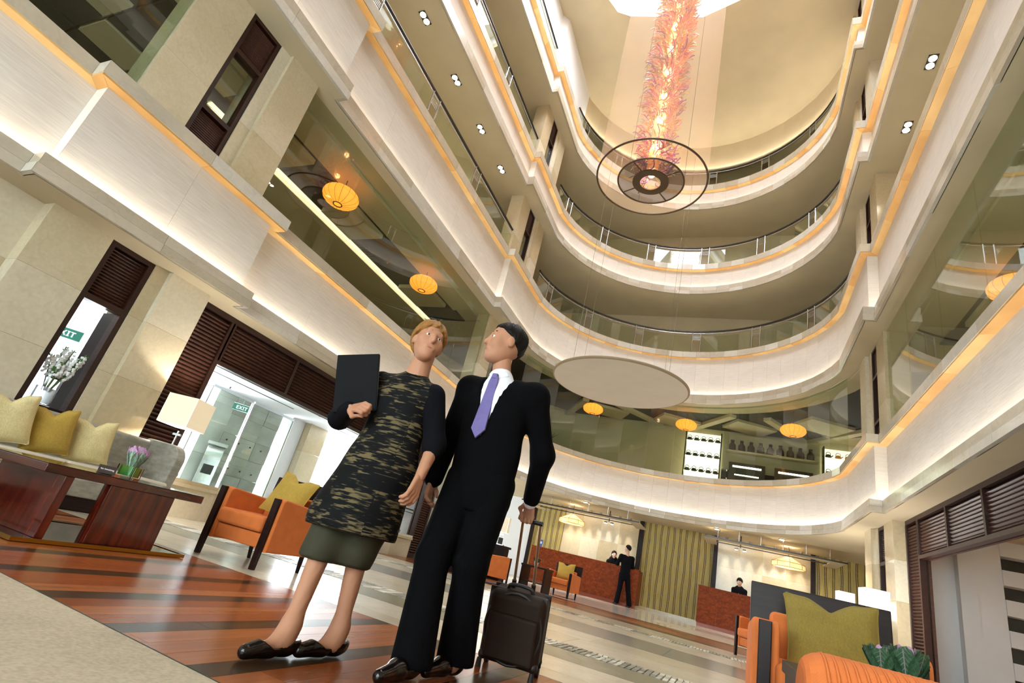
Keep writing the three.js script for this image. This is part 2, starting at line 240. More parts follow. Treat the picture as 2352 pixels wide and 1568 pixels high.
// top ceiling with a polygonal skylight
{
  const r = struct('ceiling_top', 'beige plaster atrium ceiling with a polygonal skylight');
  const s = new THREE.Shape([[-13.2, -6.6], [7.4, -6.6], [7.4, 22], [-13.2, 22]].map(p => new THREE.Vector2(...p)));
  const poly = [[-5.4, -11.0], [-4.94, -12.0], [-4.5, -12.25], [-2.0, -12.8], [-0.68, -12.4], [0.6, -11.5], [1.0, -10], [1.0, -7], [-0.5, -5.4], [-3.7, -5.4], [-5.4, -7]];
  s.holes.push(new THREE.Path(poly.map(p => new THREE.Vector2(p[0], -p[1]))));
  const g = new THREE.ExtrudeGeometry(s, { depth: 0.3, bevelEnabled: false }); g.rotateX(-Math.PI / 2); g.translate(0, CEIL, 0);
  part(r, 'plaster', g, MAT.plaster);
  const up = struct('window_1', 'polygonal skylight with a white reveal');
  for (let i = 0; i < 11; i++) { const a = poly[i], b = poly[(i + 1) % 11], c = [-2.2, -9.0], o = p => [c[0] + (p[0] - c[0]) * 1.03, c[1] + (p[1] - c[1]) * 1.03]; part(up, 'reveal', prism([a, b, o(b), o(a)], CEIL + 0.3, CEIL + 0.9), MAT.white); }
  const gs = new THREE.Shape(poly.map(p => new THREE.Vector2(p[0], -p[1]))); const gg = new THREE.ExtrudeGeometry(gs, { depth: 0.04, bevelEnabled: false }); gg.rotateX(-Math.PI / 2); gg.translate(0, CEIL + 0.9, 0);
  part(up, 'pane', gg, GL.sky);
}
// outer walls
function wallBox(name, label, a, m) { const w = struct(name, label); part(w, 'plaster', bx(...a), m); return w; }
wallBox('wall_left', 'outer wall behind the galleries', [-13.2, -13.0, 2.98, 20.2, -22, 6.6], MAT.plaster);
wallBox('wall_right', 'outer wall behind the galleries', [7.2, 7.4, -0.2, 20.2, -22, 6.6], MAT.plaster);
wallBox('wall_far', 'outer wall behind reception and galleries', [-13.2, 7.4, -0.2, 20.2, -22, -21.8], MAT.plaster);
{ // rear wall behind the camera; its glazing is added to let in fill light
  const w = struct('wall_rear', 'rear wall of the lobby with added glazing for fill light');
  part(w, 'plaster', bx(-13.2, 7.4, 5.6, 20.2, 6.4, 6.6), MAT.plaster);
  part(w, 'plaster', bx(-13.2, -5.4, -0.2, 5.6, 6.4, 6.6), MAT.plaster); part(w, 'plaster', bx(1.4, 7.4, -0.2, 5.6, 6.4, 6.6), MAT.plaster);
  const d = struct('added_window_2', 'added rear glazing for fill light'); for (let i = 0; i < 4; i++) { part(d, 'pane', bx(-5.35 + i * 1.69, -5.35 + i * 1.69 + 1.63, 0.05, 5.55, 6.48, 6.49), MAT.glass); part(d, 'post', bx(-5.4 + i * 1.69, -5.35 + i * 1.69, 0, 5.6, 6.45, 6.52), MAT.darksteel); }
}
// bulkhead over the left-hand top gallery and curved cove over the rounded end
{
  const w = struct('wall_bulkhead', 'white plaster bulkhead above the topmost parapet');
  const pts = [[4.95, 6.2], [4.95, -11.7], [4.74, -11.95], [4.74, -15.4]];
  for (let i = 0; i < 3; i++) part(w, 'plaster', prism([[sx(-1, pts[i][0]), pts[i][1]], [sx(-1, pts[i + 1][0]), pts[i + 1][1]], [sx(-1, pts[i + 1][0] + 0.4), pts[i + 1][1]], [sx(-1, pts[i][0] + 0.4), pts[i][1]]], 16.9, CEIL), MAT.white);
  const c = struct('ceiling_cove', 'curved plaster cove lit from below over the top gallery');
  const n = 20, A0 = Math.PI * 1.06, A1 = Math.PI * 1.99;
  for (let i = 0; i < n; i++) {
    const a = mix(A0, A1, i / n), b = mix(A0, A1, (i + 1) / n), R = 4.98, q = (r, t) => [XC + r * Math.cos(t), AZ + r * Math.sin(t)];
    part(c, 'cove_panel', prism([q(R, a), q(R, b), q(R + 0.15, b), q(R + 0.15, a)], 18.25, CEIL), MAT.plaster);
    part(c, 'ledge', prism([q(R - 0.18, a), q(R - 0.18, b), q(R, b), q(R, a)], 18.05, 18.12), MAT.plaster);
    part(c, 'light_strip', prism([q(R - 0.14, a), q(R - 0.14, b), q(R - 0.09, b), q(R - 0.09, a)], 18.12, 18.135), GL.cove);
    if (i % 2 === 0) { const b2 = mix(A0, A1, (i + 2) / n), p = q(R - 0.115, a), p2 = q(R - 0.115, b2), A = V(p[0], 18.15, p[1]), B = V(p2[0], 18.15, p2[1]); const l = new THREE.RectAreaLight(WARM, 9, A.distanceTo(B), 0.05), d = B.clone().sub(A).normalize(), z = V(0, -1, 0); l.position.copy(A.add(B).multiplyScalar(0.5)); l.quaternion.setFromRotationMatrix(new THREE.Matrix4().makeBasis(d, z.clone().cross(d), z)); scene.add(l); }
  }
}
// ---------- piers: stone panels, dark louvred strip, pilaster ----------
const TR = [MAT.trav, MAT.trav2, MAT.trav3];
const slatGeo = {};
function slats(parent, s, d, y0, y1, z0, z1, pitch, mat = MAT.louver, depth = 0.05) {   // louvre blades between z0 and z1
  const L = Math.abs(z1 - z0), key = L.toFixed(3) + pitch; if (!slatGeo[key]) { slatGeo[key] = uvBox(box(depth, pitch * 0.42, L - 0.004), 0.8); }
  const n = Math.floor((y1 - y0) / pitch);
  for (let i = 0; i < n; i++) { const m = new THREE.Mesh(slatGeo[key], mat); m.name = 'slat'; m.castShadow = m.receiveShadow = true; m.position.set(sx(s, d), y0 + pitch * (i + 0.5), (z0 + z1) / 2); m.rotation.z = s * -0.6; parent.add(m); }
}
function stack(parent, s, d0, d1, y0, y1, z0, z1, n) { for (let i = 0; i < n; i++) { const a = mix(y0, y1, i / n), b = mix(y0, y1, (i + 1) / n); part(parent, 'stone_panel', bx(sx(s, d0), sx(s, d1), a + (i ? 0.002 : 0), b, z0, z1), TR[Math.floor(rnd() * 3)]); } }
function pier(s, c, y0, y1, lvl, label) {
  const p = struct('pillar', label); const n = lvl === 0 ? 4 : 2;
  stack(p, s, 4.86, 5.32, y0, y1, c + 0.28, c + 0.93, n);
  stack(p, s, 4.86, 5.32, y0, y1, c - 0.46, c - 0.28, n);
  stack(p, s, 4.78, 5.32, y0, y1, c - 1.05, c - 0.462, n);
  part(p, 'back_panel', bx(sx(s, 5.10), sx(s, 5.32), y0, y0 + (lvl === 0 ? 0.86 : 0.0) + 0.02, c - 0.28, c + 0.28), MAT.darkwood);
  const f = (a, b, z0, z1, d0 = 4.88, d1 = 5.0) => part(p, 'frame', bx(sx(s, d0), sx(s, d1), a, b, z0, z1), MAT.louverframe);
  f(y0, y1, c - 0.278, c - 0.215); f(y0, y1, c + 0.215, c + 0.278); f(y1 - 0.06, y1, c - 0.215, c + 0.215);
  if (lvl === 0) {
    f(2.12, 2.19, c - 0.215, c + 0.215); slats(p, s, 4.94, 2.20, y1 - 0.07, c - 0.21, c + 0.21, 0.04); part(p, 'backing', bx(sx(s, 5.0), sx(s, 5.04), 2.15, y1, c - 0.27, c + 0.27), MAT.louver);
    part(p, 'reveal', bx(sx(s, 5.0), sx(s, 5.32), 0.88, 2.15, c - 0.278, c - 0.255), MAT.darkwood); part(p, 'reveal', bx(sx(s, 5.0), sx(s, 5.32), 0.88, 2.15, c + 0.255, c + 0.278), MAT.darkwood);
    part(p, 'sill', bx(sx(s, 4.88), sx(s, 5.32), 0.80, 0.88, c - 0.25, c + 0.25), MAT.darkwood);
  } else {
    const h = y1 - y0, a = lvl === 1 ? 5.12 : y0 + h * 0.27, b = lvl === 1 ? 6.22 : y0 + h * 0.72; f(a, a + 0.07, c - 0.215, c + 0.215); f(b, b + 0.07, c - 0.215, c + 0.215);
    slats(p, s, 4.94, y0, a, c - 0.21, c + 0.21, 0.033); slats(p, s, 4.94, b + 0.07, y1 - 0.06, c - 0.21, c + 0.21, 0.033);
    part(p, 'backing', bx(sx(s, 5.0), sx(s, 5.04), y0, a, c - 0.27, c + 0.27), MAT.louver); part(p, 'backing', bx(sx(s, 5.0), sx(s, 5.04), b, y1, c - 0.27, c + 0.27), MAT.louver);
    part(p, 'pane', bx(sx(s, 4.945), sx(s, 4.955), a + 0.07, b, c - 0.21, c + 0.21), MAT.glass);
  }
  return p;
}
const lv2 = [LV[0].t - 0.6, 6.97];
pier(-1, -3.26, 0, 2.88, 0, 'cream stone pier with a tall dark niche beside the sofa');
pier(-1, -3.26, lv2[0], lv2[1], 1, 'cream stone pier with a dark louvred window above the sofa');
for (const s of [-1, 1]) {
  const w = s < 0 ? 'beside the entrance opening' : 'beside the lounge opening';
  pier(s, -13.27, 0, 2.88, 0, 'stone pier with a dark slit ' + w);
  pier(s, -13.27, lv2[0], lv2[1], 1, 'stone pier on the restaurant storey above the pier ' + w);
  pier(s, -13.27, 8.4, 11.48, 2, 'stone pier on the first gallery above the pier ' + w);
  pier(s, -13.27, 12.3, 15.62, 3, 'stone pier on the second gallery above the pier ' + w);
}
pier(1, -13.27, 16.4, CEIL, 3, 'stone pier on the topmost gallery under the ceiling');
// ---------- louvred screens over the two openings ----------
function screen(s, label, mull) {
  const p = struct(s < 0 ? 'wall_left_screen' : 'wall_right_screen', label), D = 5.07, z0 = -4.36, z1 = -12.3;
  const fr = (y0, y1, a, b, t = 0.07) => part(p, 'frame', bx(sx(s, D - 0.02), sx(s, D + t), y0, y1, a, b), MAT.louverframe);
  fr(2.80, 2.88, z0, z1); fr(2.14, 2.20, mull[0], mull[mull.length - 1]);
  for (const z of mull) fr(2.2, 2.80, z + 0.03, z - 0.03);
  for (let i = 0; i < mull.length - 1; i++) slats(p, s, D + 0.03, 2.21, 2.80, mull[i] - 0.03, mull[i + 1] + 0.03, 0.055);
  part(p, 'backing', bx(sx(s, D + 0.10), sx(s, D + 0.14), 2.14, 2.88, z0, z1), MAT.louver);
  // side panels
  for (const [a, b] of [[z0, mull[0]], [mull[mull.length - 1], z1 - 0.02]]) {
    fr(0, 2.8, a, a - 0.07); fr(0, 2.8, b + 0.07, b); fr(0, 0.12, a - 0.07, b + 0.07);
    if (Math.abs(a - b) > 0.25) { slats(p, s, D + 0.03, 0.12, 2.80, a - 0.07, b + 0.07, 0.055); part(p, 'backing', bx(sx(s, D + 0.10), sx(s, D + 0.14), 0, 2.14, a, b), MAT.louver); }
  }
}
screen(-1, 'dark louvred screen framing the entrance opening', [-5.04, -6.44, -7.84, -9.24, -10.64, -11.75]);
screen(1, 'dark louvred screen framing the lounge opening', [-4.6, -6.0, -7.4, -8.79, -10.18, -11.57]);
// plinth under the entrance opening
{
  const p = struct('baseboard_left', 'low stone plinth under the entrance opening');
  for (let i = 0; i < 8; i++) { const a = mix(-5.11, -11.75, i / 8), b = mix(-5.11, -11.75, (i + 1) / 8) + 0.002; part(p, 'stone_panel', bx(-7.06, -7.4, 0.0, 0.40, a, b), TR[i % 3]); part(p, 'moulding', bx(-7.03, -7.4, 0.401, 0.45, a, b), TR[(i + 1) % 3]); part(p, 'capping', bx(-7.05, -7.4, 0.451, 0.50, a, b), TR[(i + 2) % 3]); }
}
// near bays beside the camera
{ const p = struct('wall_left_near', 'stone wall beside the seating'); for (let i = 0; i < 4; i++) part(p, 'stone_panel', bx(-7.3, -7.1, i * 0.72 + 0.002, i * 0.72 + 0.72, -2.33, -1.75), TR[i % 3]);
  part(p, 'plaster', bx(-7.3, -7.1, 0, 2.88, 0.4, 6.4), MAT.white);
  const q = struct('wall_right_near', 'plaster wall beside the lounge opening'); part(q, 'plaster', bx(3.1, 3.3, 0, 2.88, -4.36, 6.4), MAT.plaster); }
// ---------- restaurant glazing ----------
{
  const g = struct('window_3', 'frameless glass wall of the restaurant above the entrance');
  const zs = [-4.33, -5.9, -7.5, -9.18, -10.9, -12.32]; for (let i = 0; i < 5; i++) part(g, 'pane', bx(sx(-1, 4.92), sx(-1, 4.93), 4.35, 6.96, zs[i] - 0.006, zs[i + 1] + 0.006), MAT.glassgreen);
  part(g, 'pane', bx(sx(-1, 4.92), sx(-1, 4.93), 4.35, 6.96, -2.32, 0.2), MAT.glassgreen);
  const h = struct('window_4', 'frameless glass wall of the restaurant above the lounge');
  const zr = [-4.4, -5.9, -7.5, -9.18, -10.9, -12.32]; for (let i = 0; i < 5; i++) part(h, 'pane', bx(sx(1, 4.92), sx(1, 4.93), 4.35, 6.96, zr[i] - 0.006, zr[i + 1] + 0.006), MAT.glassgreen);
  const k = struct('window_5', 'curved frameless glass wall of the restaurant above reception');
  for (let i = 0; i < 14; i++) { const a = mix(Math.PI * 1.07, Math.PI * 1.93, i / 14) + 0.0015, b = mix(Math.PI * 1.07, Math.PI * 1.93, (i + 1) / 14) - 0.0015, q = (r, t) => [XC + r * Math.cos(t), AZ + r * Math.sin(t)]; part(k, 'pane', prism([q(AR + 0.33, a), q(AR + 0.33, b), q(AR + 0.34, b), q(AR + 0.34, a)], 4.35, 6.96), MAT.glassgreen); }
}
// ---------- restaurant interior: ceiling, beams, walls ----------
{
  const c = struct('ceiling_restaurant_inner', 'dark restaurant ceiling with olive panels and a light slot');
  for (const s of [-1, 1]) {
    part(c, 'border_panel', bx(sx(s, 5.33), sx(s, 6.0), 6.88, 6.96, -12.0, -1.0), MAT.plaster);
    part(c, 'dark_panel', bx(sx(s, 6.0), sx(s, 7.25), 6.92, 6.965, -12.8, 0), MAT.darkceil);
    part(c, 'far_panel', bx(sx(s, 7.42), sx(s, 9.2), 6.84, 6.96, -12.8, -4.2), MAT.plaster);
    part(c, 'light_slot', bx(sx(s, 7.25), sx(s, 7.42), 6.93, 6.95, -12.8, -4.2), glow(0.42, 0.40, 0.27));
    rectLight(0.17, 8.4, WARMW, 1.6, V(sx(s, 7.335), 6.92, -8.5), V(sx(s, 7.335), 0, -8.5)).rotation.set(-Math.PI / 2, 0, 0);
    for (let i = 0; i < 5; i++) for (let k = 0; k < 4; k++) part(c, 'ceiling_square', bx(sx(s, 6.05 + k * 0.8), sx(s, 6.8 + k * 0.8), 6.86 - ((i + k) % 2) * 0.02, 6.925, -4.1 + i * 0.85, -3.3 + i * 0.85), (i + k) % 3 ? MAT.darkceil : MAT.plaster);
    for (const [z, w] of [[-4.9, 0.9], [-7.2, 1.1], [-10.6, 1.1]]) part(c, 'panel', bx(sx(s, 6.1), sx(s, 7.1), 6.80, 6.91, z, z - w), MAT.plaster);
    for (const z of [-5.2, -8.6, -11.7]) for (let k = 0; k < 9; k++) part(c, 'vent_slat', bx(sx(s, 7.0) , sx(s, 7.2), 6.895, 6.905, z - k * 0.1, z - k * 0.1 - 0.05), MAT.darksteel);
  }
  // apse: dark field with pale crossing beams
  for (let i = 0; i < 20; i++) { const a = mix(Math.PI * 1.02, Math.PI * 1.98, i / 20), b = mix(Math.PI * 1.02, Math.PI * 1.98, (i + 1) / 20), q = (r, t) => [XC + r * Math.cos(t), AZ + r * Math.sin(t)]; part(c, 'border_panel', prism([q(AR + 0.4, a), q(AR + 0.4, b), q(AR + 0.9, b), q(AR + 0.9, a)], 6.93, 6.965), MAT.plaster); part(c, 'dark_panel', prism([q(AR + 0.9, a), q(AR + 0.9, b), q(AR + 4, b), q(AR + 4, a)], 6.935, 6.965), MAT.darkceil); }
  for (const [x, a] of [[-6.2, 0.55], [-3.6, -0.6], [-0.9, 0.6], [1.6, -0.55], [3.2, 0.6]]) { part(c, 'beam', box(0.26, 0.12, 2.6), MAT.plaster, [x, 6.87, -20.2], [0, a, 0]); }
  for (const [x, z] of [[-4.9, -20.3], [-2.2, -20.6], [0.4, -20.4], [2.6, -19.3]]) part(c, 'panel', box(1.5, 0.1, 1.1), MAT.plaster, [x, 6.88, z], [0, 0.5, 0]);
  const w = struct('wall_restaurant', 'olive rear wall of the restaurant');
  part(w, 'plaster', bx(-13, 7.2, 3.4, 6.97, -21.3, -21.5), MAT.plaster); part(w, 'plaster', bx(-11.4, -11.2, 3.4, 6.97, 6, -21.3), MAT.plaster); part(w, 'plaster', bx(7.0, 7.19, 3.4, 6.97, 6, -21.3), MAT.plaster);
}
// ---------- galleries: rear walls so that each storey is closed ----------
for (const [y0, y1] of [[7.9, 11.48], [11.9, 15.62], [16.0, CEIL]]) { const w = struct('wall_gallery', 'gallery rear wall of olive plaster'); part(w, 'plaster', bx(-9.7, -9.5, y0, y1, -20.6, 6), MAT.plaster); part(w, 'plaster', bx(5.4, 5.6, y0, y1, -20.6, 6), MAT.plaster); part(w, 'plaster', bx(-9.6, 5.5, y0, y1, -20.7, -20.5), MAT.plaster); }
// ================= floor =================
{
  const f = struct('floor', 'striped stone lobby floor with wood inlays');
  part(f, 'screed', bx(-13.2, 7.4, -0.2, -0.03, -22, 6.6), MAT.grout);
  const strip = (z0, z1, mats, size, x0 = -7.06, x1 = 7.1) => { const n = Math.round((x1 - x0) / size), w = (x1 - x0) / n, sh = rnd() * 0.5; for (let i = 0; i <= n; i++) { const a = Math.max(x0, x0 + (i - sh) * w), b = Math.min(x1, x0 + (i + 1 - sh) * w); if (b - a < 0.02) continue; part(f, 'stone_tile', bx(a + 0.0015, b - 0.0015, -0.03, 0, z0 - 0.003, z1 + 0.003), mats[Math.floor(rnd() * mats.length)]); } };
  const C = [MAT.floorCream, MAT.floorCream2], G = [MAT.floorGrey], O = [MAT.floorOlive], W = [MAT.floorWhite, MAT.floorCream];
  strip(-3.20, -3.45, C, 1.5); strip(-3.45, -3.98, C, 1.5); strip(-3.98, -4.5, O, 1.2); strip(-4.86, -5.55, C, 1.5); strip(-5.55, -6.25, C, 1.5); strip(-6.25, -7.5, G, 1.2); strip(-7.5, -8.55, C, 1.5); strip(-8.95, -10.15, C, 1.5);
  for (let z = -12.25; z > -20.4; z -= 1.36) strip(z, z - 1.36, W, 1.6);
  // mosaic bands: small pale and dark stones set one by one, too many to pick apart
  for (const [z0, z1] of [[-4.5, -4.86], [-8.55, -8.95]]) {
    part(f, 'mosaic_bed', bx(-7.06, 7.1, -0.03, -0.004, z0, z1), MAT.grout);
    const g = box(0.034, 0.012, 0.11), n = 320 * 3, im = new THREE.InstancedMesh(g, M({ color: 0xffffff, roughness: 0.4 }), n), m = new THREE.Matrix4(), c = new THREE.Color(); let k = 0;
    for (let r = 0; r < 3; r++) for (let i = 0; i < 320; i++) { const x = -7.04 + i * 0.0442, z = mix(z0, z1, (r + 0.5) / 3); m.makeRotationY((rnd() - 0.5) * 0.25); m.setPosition(x, -0.004 + rnd() * 0.002, z); im.setMatrixAt(k, m); const v = rnd(); c.setRGB(...(Math.floor(i / 6) % 2 ? [0.62, 0.58, 0.48] : [0.30, 0.28, 0.22]).map(q => q * (0.6 + 0.7 * v))); im.setColorAt(k, c); k++; }
    im.name = 'mosaic'; im.userData.kind = 'stuff'; im.castShadow = im.receiveShadow = true; f.add(im);
  }
  // wood planks of the seating island, running the length of the lobby, and a wood band in front of reception
  const wood = [MAT.redwood, MAT.redwood2, MAT.redwood3];
  const plank = (x0, x1, z0, z1, m) => { const L = z0 - z1, W = x1 - x0, g = box(L - 0.002, 0.03, W - 0.0015); uvBox(g, m.userData.s); const q = part(f, 'wood_plank', g, m, [(x0 + x1) / 2, -0.015, (z0 + z1) / 2], [0, Math.PI / 2, 0], { keepUV: true }); return q; };
  let i = 0; for (let x = -7.06; x < 5; x += 0.1175, i++) {
    const dark = i % 4 === 3; let z = 6.4; const end = -3.195; const first = true;
    const cuts = [2.2 + rnd() * 1.6, -0.2 - rnd() * 1.9]; for (const c of [...cuts, end]) { if (z - c > 0.05) plank(x, x + 0.1175, z, c, dark ? MAT.brownwood : wood[Math.floor(rnd() * 3)]); z = c; }
  }
  for (let z = -10.16; z > -12.24; z -= 0.26) { let x = -7.06; while (x < 7) { const b = Math.min(7.1, x + 1.6 + rnd()); part(f, 'wood_plank', bx(x + 0.001, b, -0.03, 0, z - 0.001, z - 0.259), rnd() < 0.4 ? MAT.brownwood : wood[Math.floor(rnd() * 3)]); x = b; } }
  part(f, 'stone_tile', bx(-13, -7.06, -0.03, 0, -22, 6.4), MAT.floorCream2);
}
// rug
{
  const r = thing('area_rug', 'beige woven rug with a dark green bound edge on the wood floor', 'rug');
  const g = bx(-4.7, 1.7, 0.001, 0.014, 3.0, -1.33); part(r, 'pile', g, MAT.rug); part(r, 'bound_edge', cat([bx(-4.712, 1.712, 0.001, 0.012, -1.33, -1.342), bx(-4.712, -4.7, 0.001, 0.012, 3.0, -1.33), bx(1.7, 1.712, 0.001, 0.012, 3, -1.33)]), MAT.rugedge);
  r.rotation.y = -0.035; r.position.set(0, 0, -0.02);
}
// ================= reception =================
{
  const w = struct('wall_reception', 'reception wall of pale lit stone, striped paper and dark posts');
  const Z = -20.4; const stone = (x0, x1) => { const nx = Math.round((x1 - x0) / 0.75); for (let i = 0; i < nx; i++) for (let j = 0; j < 3; j++) part(w, 'stone_panel', bx(mix(x0, x1, i / nx) + 0.0015, mix(x0, x1, (i + 1) / nx), j * 0.96 + 0.0015, (j + 1) * 0.96, Z, Z - 0.12), TR[(i * 2 + j) % 3]); };
  const paper = (x0, x1) => { for (let x = x0; x < x1 - 0.01; x += (x1 - x0) / Math.round((x1 - x0) / 1.0)) part(w, 'paper_panel', bx(x + 0.001, x + (x1 - x0) / Math.round((x1 - x0) / 1.0), 0, 2.88, Z - 0.02, Z - 0.12), MAT.stripes, null, null, { off: false }); };
  const post = x => part(w, 'post', bx(x - 0.07, x + 0.07, 0, 2.88, Z + 0.04, Z - 0.1), MAT.darkwood);
  paper(-7.1, -5.85); stone(-5.85, -3.05); post(-2.95); paper(-2.88, -0.5); post(-0.43); stone(-0.36, 2.42); post(2.49); paper(2.56, 4.6);
  part(w, 'plaster', bx(-13, -7.1, 0, 2.88, Z - 0.02, Z - 0.12), MAT.white); part(w, 'plaster', bx(4.6, 7.2, 0, 2.88, Z - 0.02, Z - 0.12), MAT.plaster);
  part(w, 'post', bx(-7.18, -7.04, 0, 2.88, Z + 0.04, Z - 0.1), MAT.darkwood);
  part(w, 'skirting', bx(-2.88, -0.5, 0, 0.1, Z - 0.02, Z + 0.0), MAT.trav3);
}
function counter(x0, x1, z, label) {
  const c = thing('reception_desk', label, 'desk', [(x0 + x1) / 2, 0, z]), W = x1 - x0;
  const n = Math.round(W / 0.6); for (let i = 0; i < n; i++) part(c, 'front_panel', box(W / n - 0.001, 1.03, 0.04), MAT.leather, [-W / 2 + (i + 0.5) * W / n, 0.1 + 0.515, 0]);
  part(c, 'plinth', box(W - 0.04, 0.1, 0.05), MAT.leatherbase, [0, 0.05, -0.02]); for (const s of [-1, 1]) part(c, 'end_panel', box(0.04, 1.03, 0.85), MAT.leather, [s * (W / 2 - 0.02), 0.615, -0.45]);
  part(c, 'ledge', box(W + 0.02, 0.03, 0.34), MAT.leather, [0, 1.145, -0.15]); part(c, 'work_surface', box(W - 0.1, 0.03, 0.55), MAT.darkwood, [0, 0.76, -0.58]);
  return c;
}
counter(-6.35, -2.62, -18.6, 'long copper-brown leather reception desk with a suited man leaning on it');
counter(-0.82, 2.55, -19.0, 'copper-brown leather reception desk with one receptionist behind it');
function canopy(x0, x1, label) {
  const c = thing('suspended_canopy', label, 'canopy', [(x0 + x1) / 2, 2.56, -19.3], 0, 'canopies over the reception desks'), W = x1 - x0;
  part(c, 'front_plate', box(W, 0.03, 0.5), MAT.plaster, [0, 0, 0.95]); part(c, 'front_edge', box(W + 0.02, 0.045, 0.02), MAT.darksteel, [0, 0, 1.21]);
  for (const s of [-1, 1]) part(c, 'end_plate', box(0.35, 0.03, 1.4), MAT.plaster, [s * (W / 2 - 0.175), 0, 0]);
  for (let i = 0; i < 6; i++) part(c, 'hanger', cyl(0.012, 0.012, 0.31, 8), MAT.steel, [-W / 2 + 0.4 + i * (W - 0.8) / 5, 0.165, 1.1]);
  part(c, 'rail', box(W - 0.7, 0.03, 0.03), MAT.darksteel, [0, 0.0, 0.1]);
  return c;
}
canopy(-6.9, -2.75, 'thin suspended canopy over the desk with the suited man'); canopy(-0.75, 3.05, 'thin suspended canopy over the desk with one receptionist');
function pendant(x, y, z, label) {
  const p = thing('pendant_lamp', label, 'lamp', [x, y, z], 0, 'pendant lamps over the reception desks');
  const sh = lathe([[0.10, 0.33], [0.47, 0.14], [0.48, 0.0]], 8); sh.computeVertexNormals(); const m = new THREE.MeshPhysicalMaterial({ color: 0xf6dfae, roughness: 0.9, transmission: 0.2, thickness: 0, side: THREE.DoubleSide }); m.emissive.setRGB(0.20, 0.13, 0.05); m.userData.s = 1;
  part(p, 'shade', sh, m); part(p, 'rim', tor(0.48, 0.008, 8, 6), MAT.brass, [0, 0, 0], [Math.PI / 2, 0, 0]); part(p, 'upper_rim', tor(0.475, 0.006, 8, 6), MAT.brass, [0, 0.14, 0], [Math.PI / 2, 0, 0]);
  for (let i = 0; i < 8; i++) { const a = i * Math.PI / 4, c = Math.sin(a), d = Math.cos(a); part(p, 'rib', rod([0.10 * c, 0.33, 0.10 * d], [0.475 * c, 0.14, 0.475 * d], 0.006, 6), MAT.brass); part(p, 'rib', rod([0.475 * c, 0.14, 0.475 * d], [0.48 * c, 0, 0.48 * d], 0.006, 6), MAT.brass); }
  part(p, 'rod', cyl(0.012, 0.012, 2.88 - y - 0.3, 8), MAT.brass, [0, (2.88 - y + 0.3) / 2, 0]); part(p, 'bulb', sph(0.06), GL.bulb, [0, 0.13, 0]);
  point(WARM, 0.9, V(x, y + 0.13, z), 3);
}
pendant(-5.35, 2.2, -19.5, 'pale pleated pendant lamp over the desk with the suited man'); pendant(1.72, 2.25, -19.6, 'pale pleated pendant lamp over the desk with one receptionist');
// wall washers between canopy and ceiling, a pair of small spots on a stem under each canopy
for (const [x0, n] of [[-5.6, 7], [-0.1, 7]]) for (let i = 0; i < n; i++) {
  const x = x0 + i * 0.37, z = -20.18; const d = thing('wall_washer', 'small round ceiling spotlight washing the stone reception wall', 'spotlight', [x, 2.845, z], 0, 'wall washers over reception');
  part(d, 'housing', cyl(0.05, 0.05, 0.06, 16), MAT.steel); part(d, 'lens', cyl(0.04, 0.04, 0.008, 16), GL.down, [0, -0.034, 0]);
  spot(WARMW, 3.2, V(x, 2.79, z), V(x, 1.5, -20.36), 0.27, 0.8);
}
for (const [x, l] of [[-3.95, 'twin spotlight on a stem above the seated receptionist'], [0.32, 'twin spotlight on a stem above the lone receptionist']]) { const d = thing('stem_spotlight', l, 'spotlight', [x, 2.5, -19.25]); part(d, 'stem', cyl(0.02, 0.02, 0.36, 8), MAT.bronze, [0, 0.2, 0]); part(d, 'bar', box(0.3, 0.02, 0.05), MAT.steel); for (const s of [-1, 1]) { const h = part(d, 'head', cyl(0.05, 0.06, 0.05, 14), MAT.steel, [s * 0.12, -0.03, 0]); part(h, 'lens', cyl(0.045, 0.045, 0.006, 14), GL.down, [0, -0.028, 0]); } spot(WARMW, 5, V(x, 2.43, -19.25), V(x, 0, -19.3), 0.8, 0.8); }
// ceiling over the entrance side and reception downlights
function downlight(x, y, z, label, col, inten, group, twin = true, ang = 0.75) {
  const d = thing('downlight', label, 'downlight', [x, y, z], 0, group); part(d, 'trim_ring', box(0.17, 0.02, twin ? 0.34 : 0.17), MAT.darksteel, [0, -0.008, 0]);
  for (const s of twin ? [-1, 1] : [0]) part(d, 'lens', cyl(0.07, 0.07, 0.012, 18), GL.down, [0, -0.02, s * 0.085]);
  spot(col, inten, V(x, y - 0.06, z), V(x, 0, z), ang, 0.8, 3); return d;
}
for (const z of [-6.12, -7.82, -9.47, -11.1, -4.4]) downlight(-7.25, 11.48, z, 'twin downlight in the gallery soffit above the entrance side', WARMW, 7, 'gallery soffit downlights over the entrance side');
for (const z of [-9.16, -10.85, -7.4]) downlight(3.14, 11.48, z, 'twin downlight in the gallery soffit above the lounge side', WARMW, 7, 'gallery soffit downlights over the lounge side');
for (const [x, z] of [[-4.6, -18.1], [-0.4, -18.5], [1.4, -18.1], [-6.9, -16.2]]) downlight(x, 2.88, z, 'small downlight in the plaster soffit in front of reception', WARMW, 14, 'soffit downlights before reception', false);
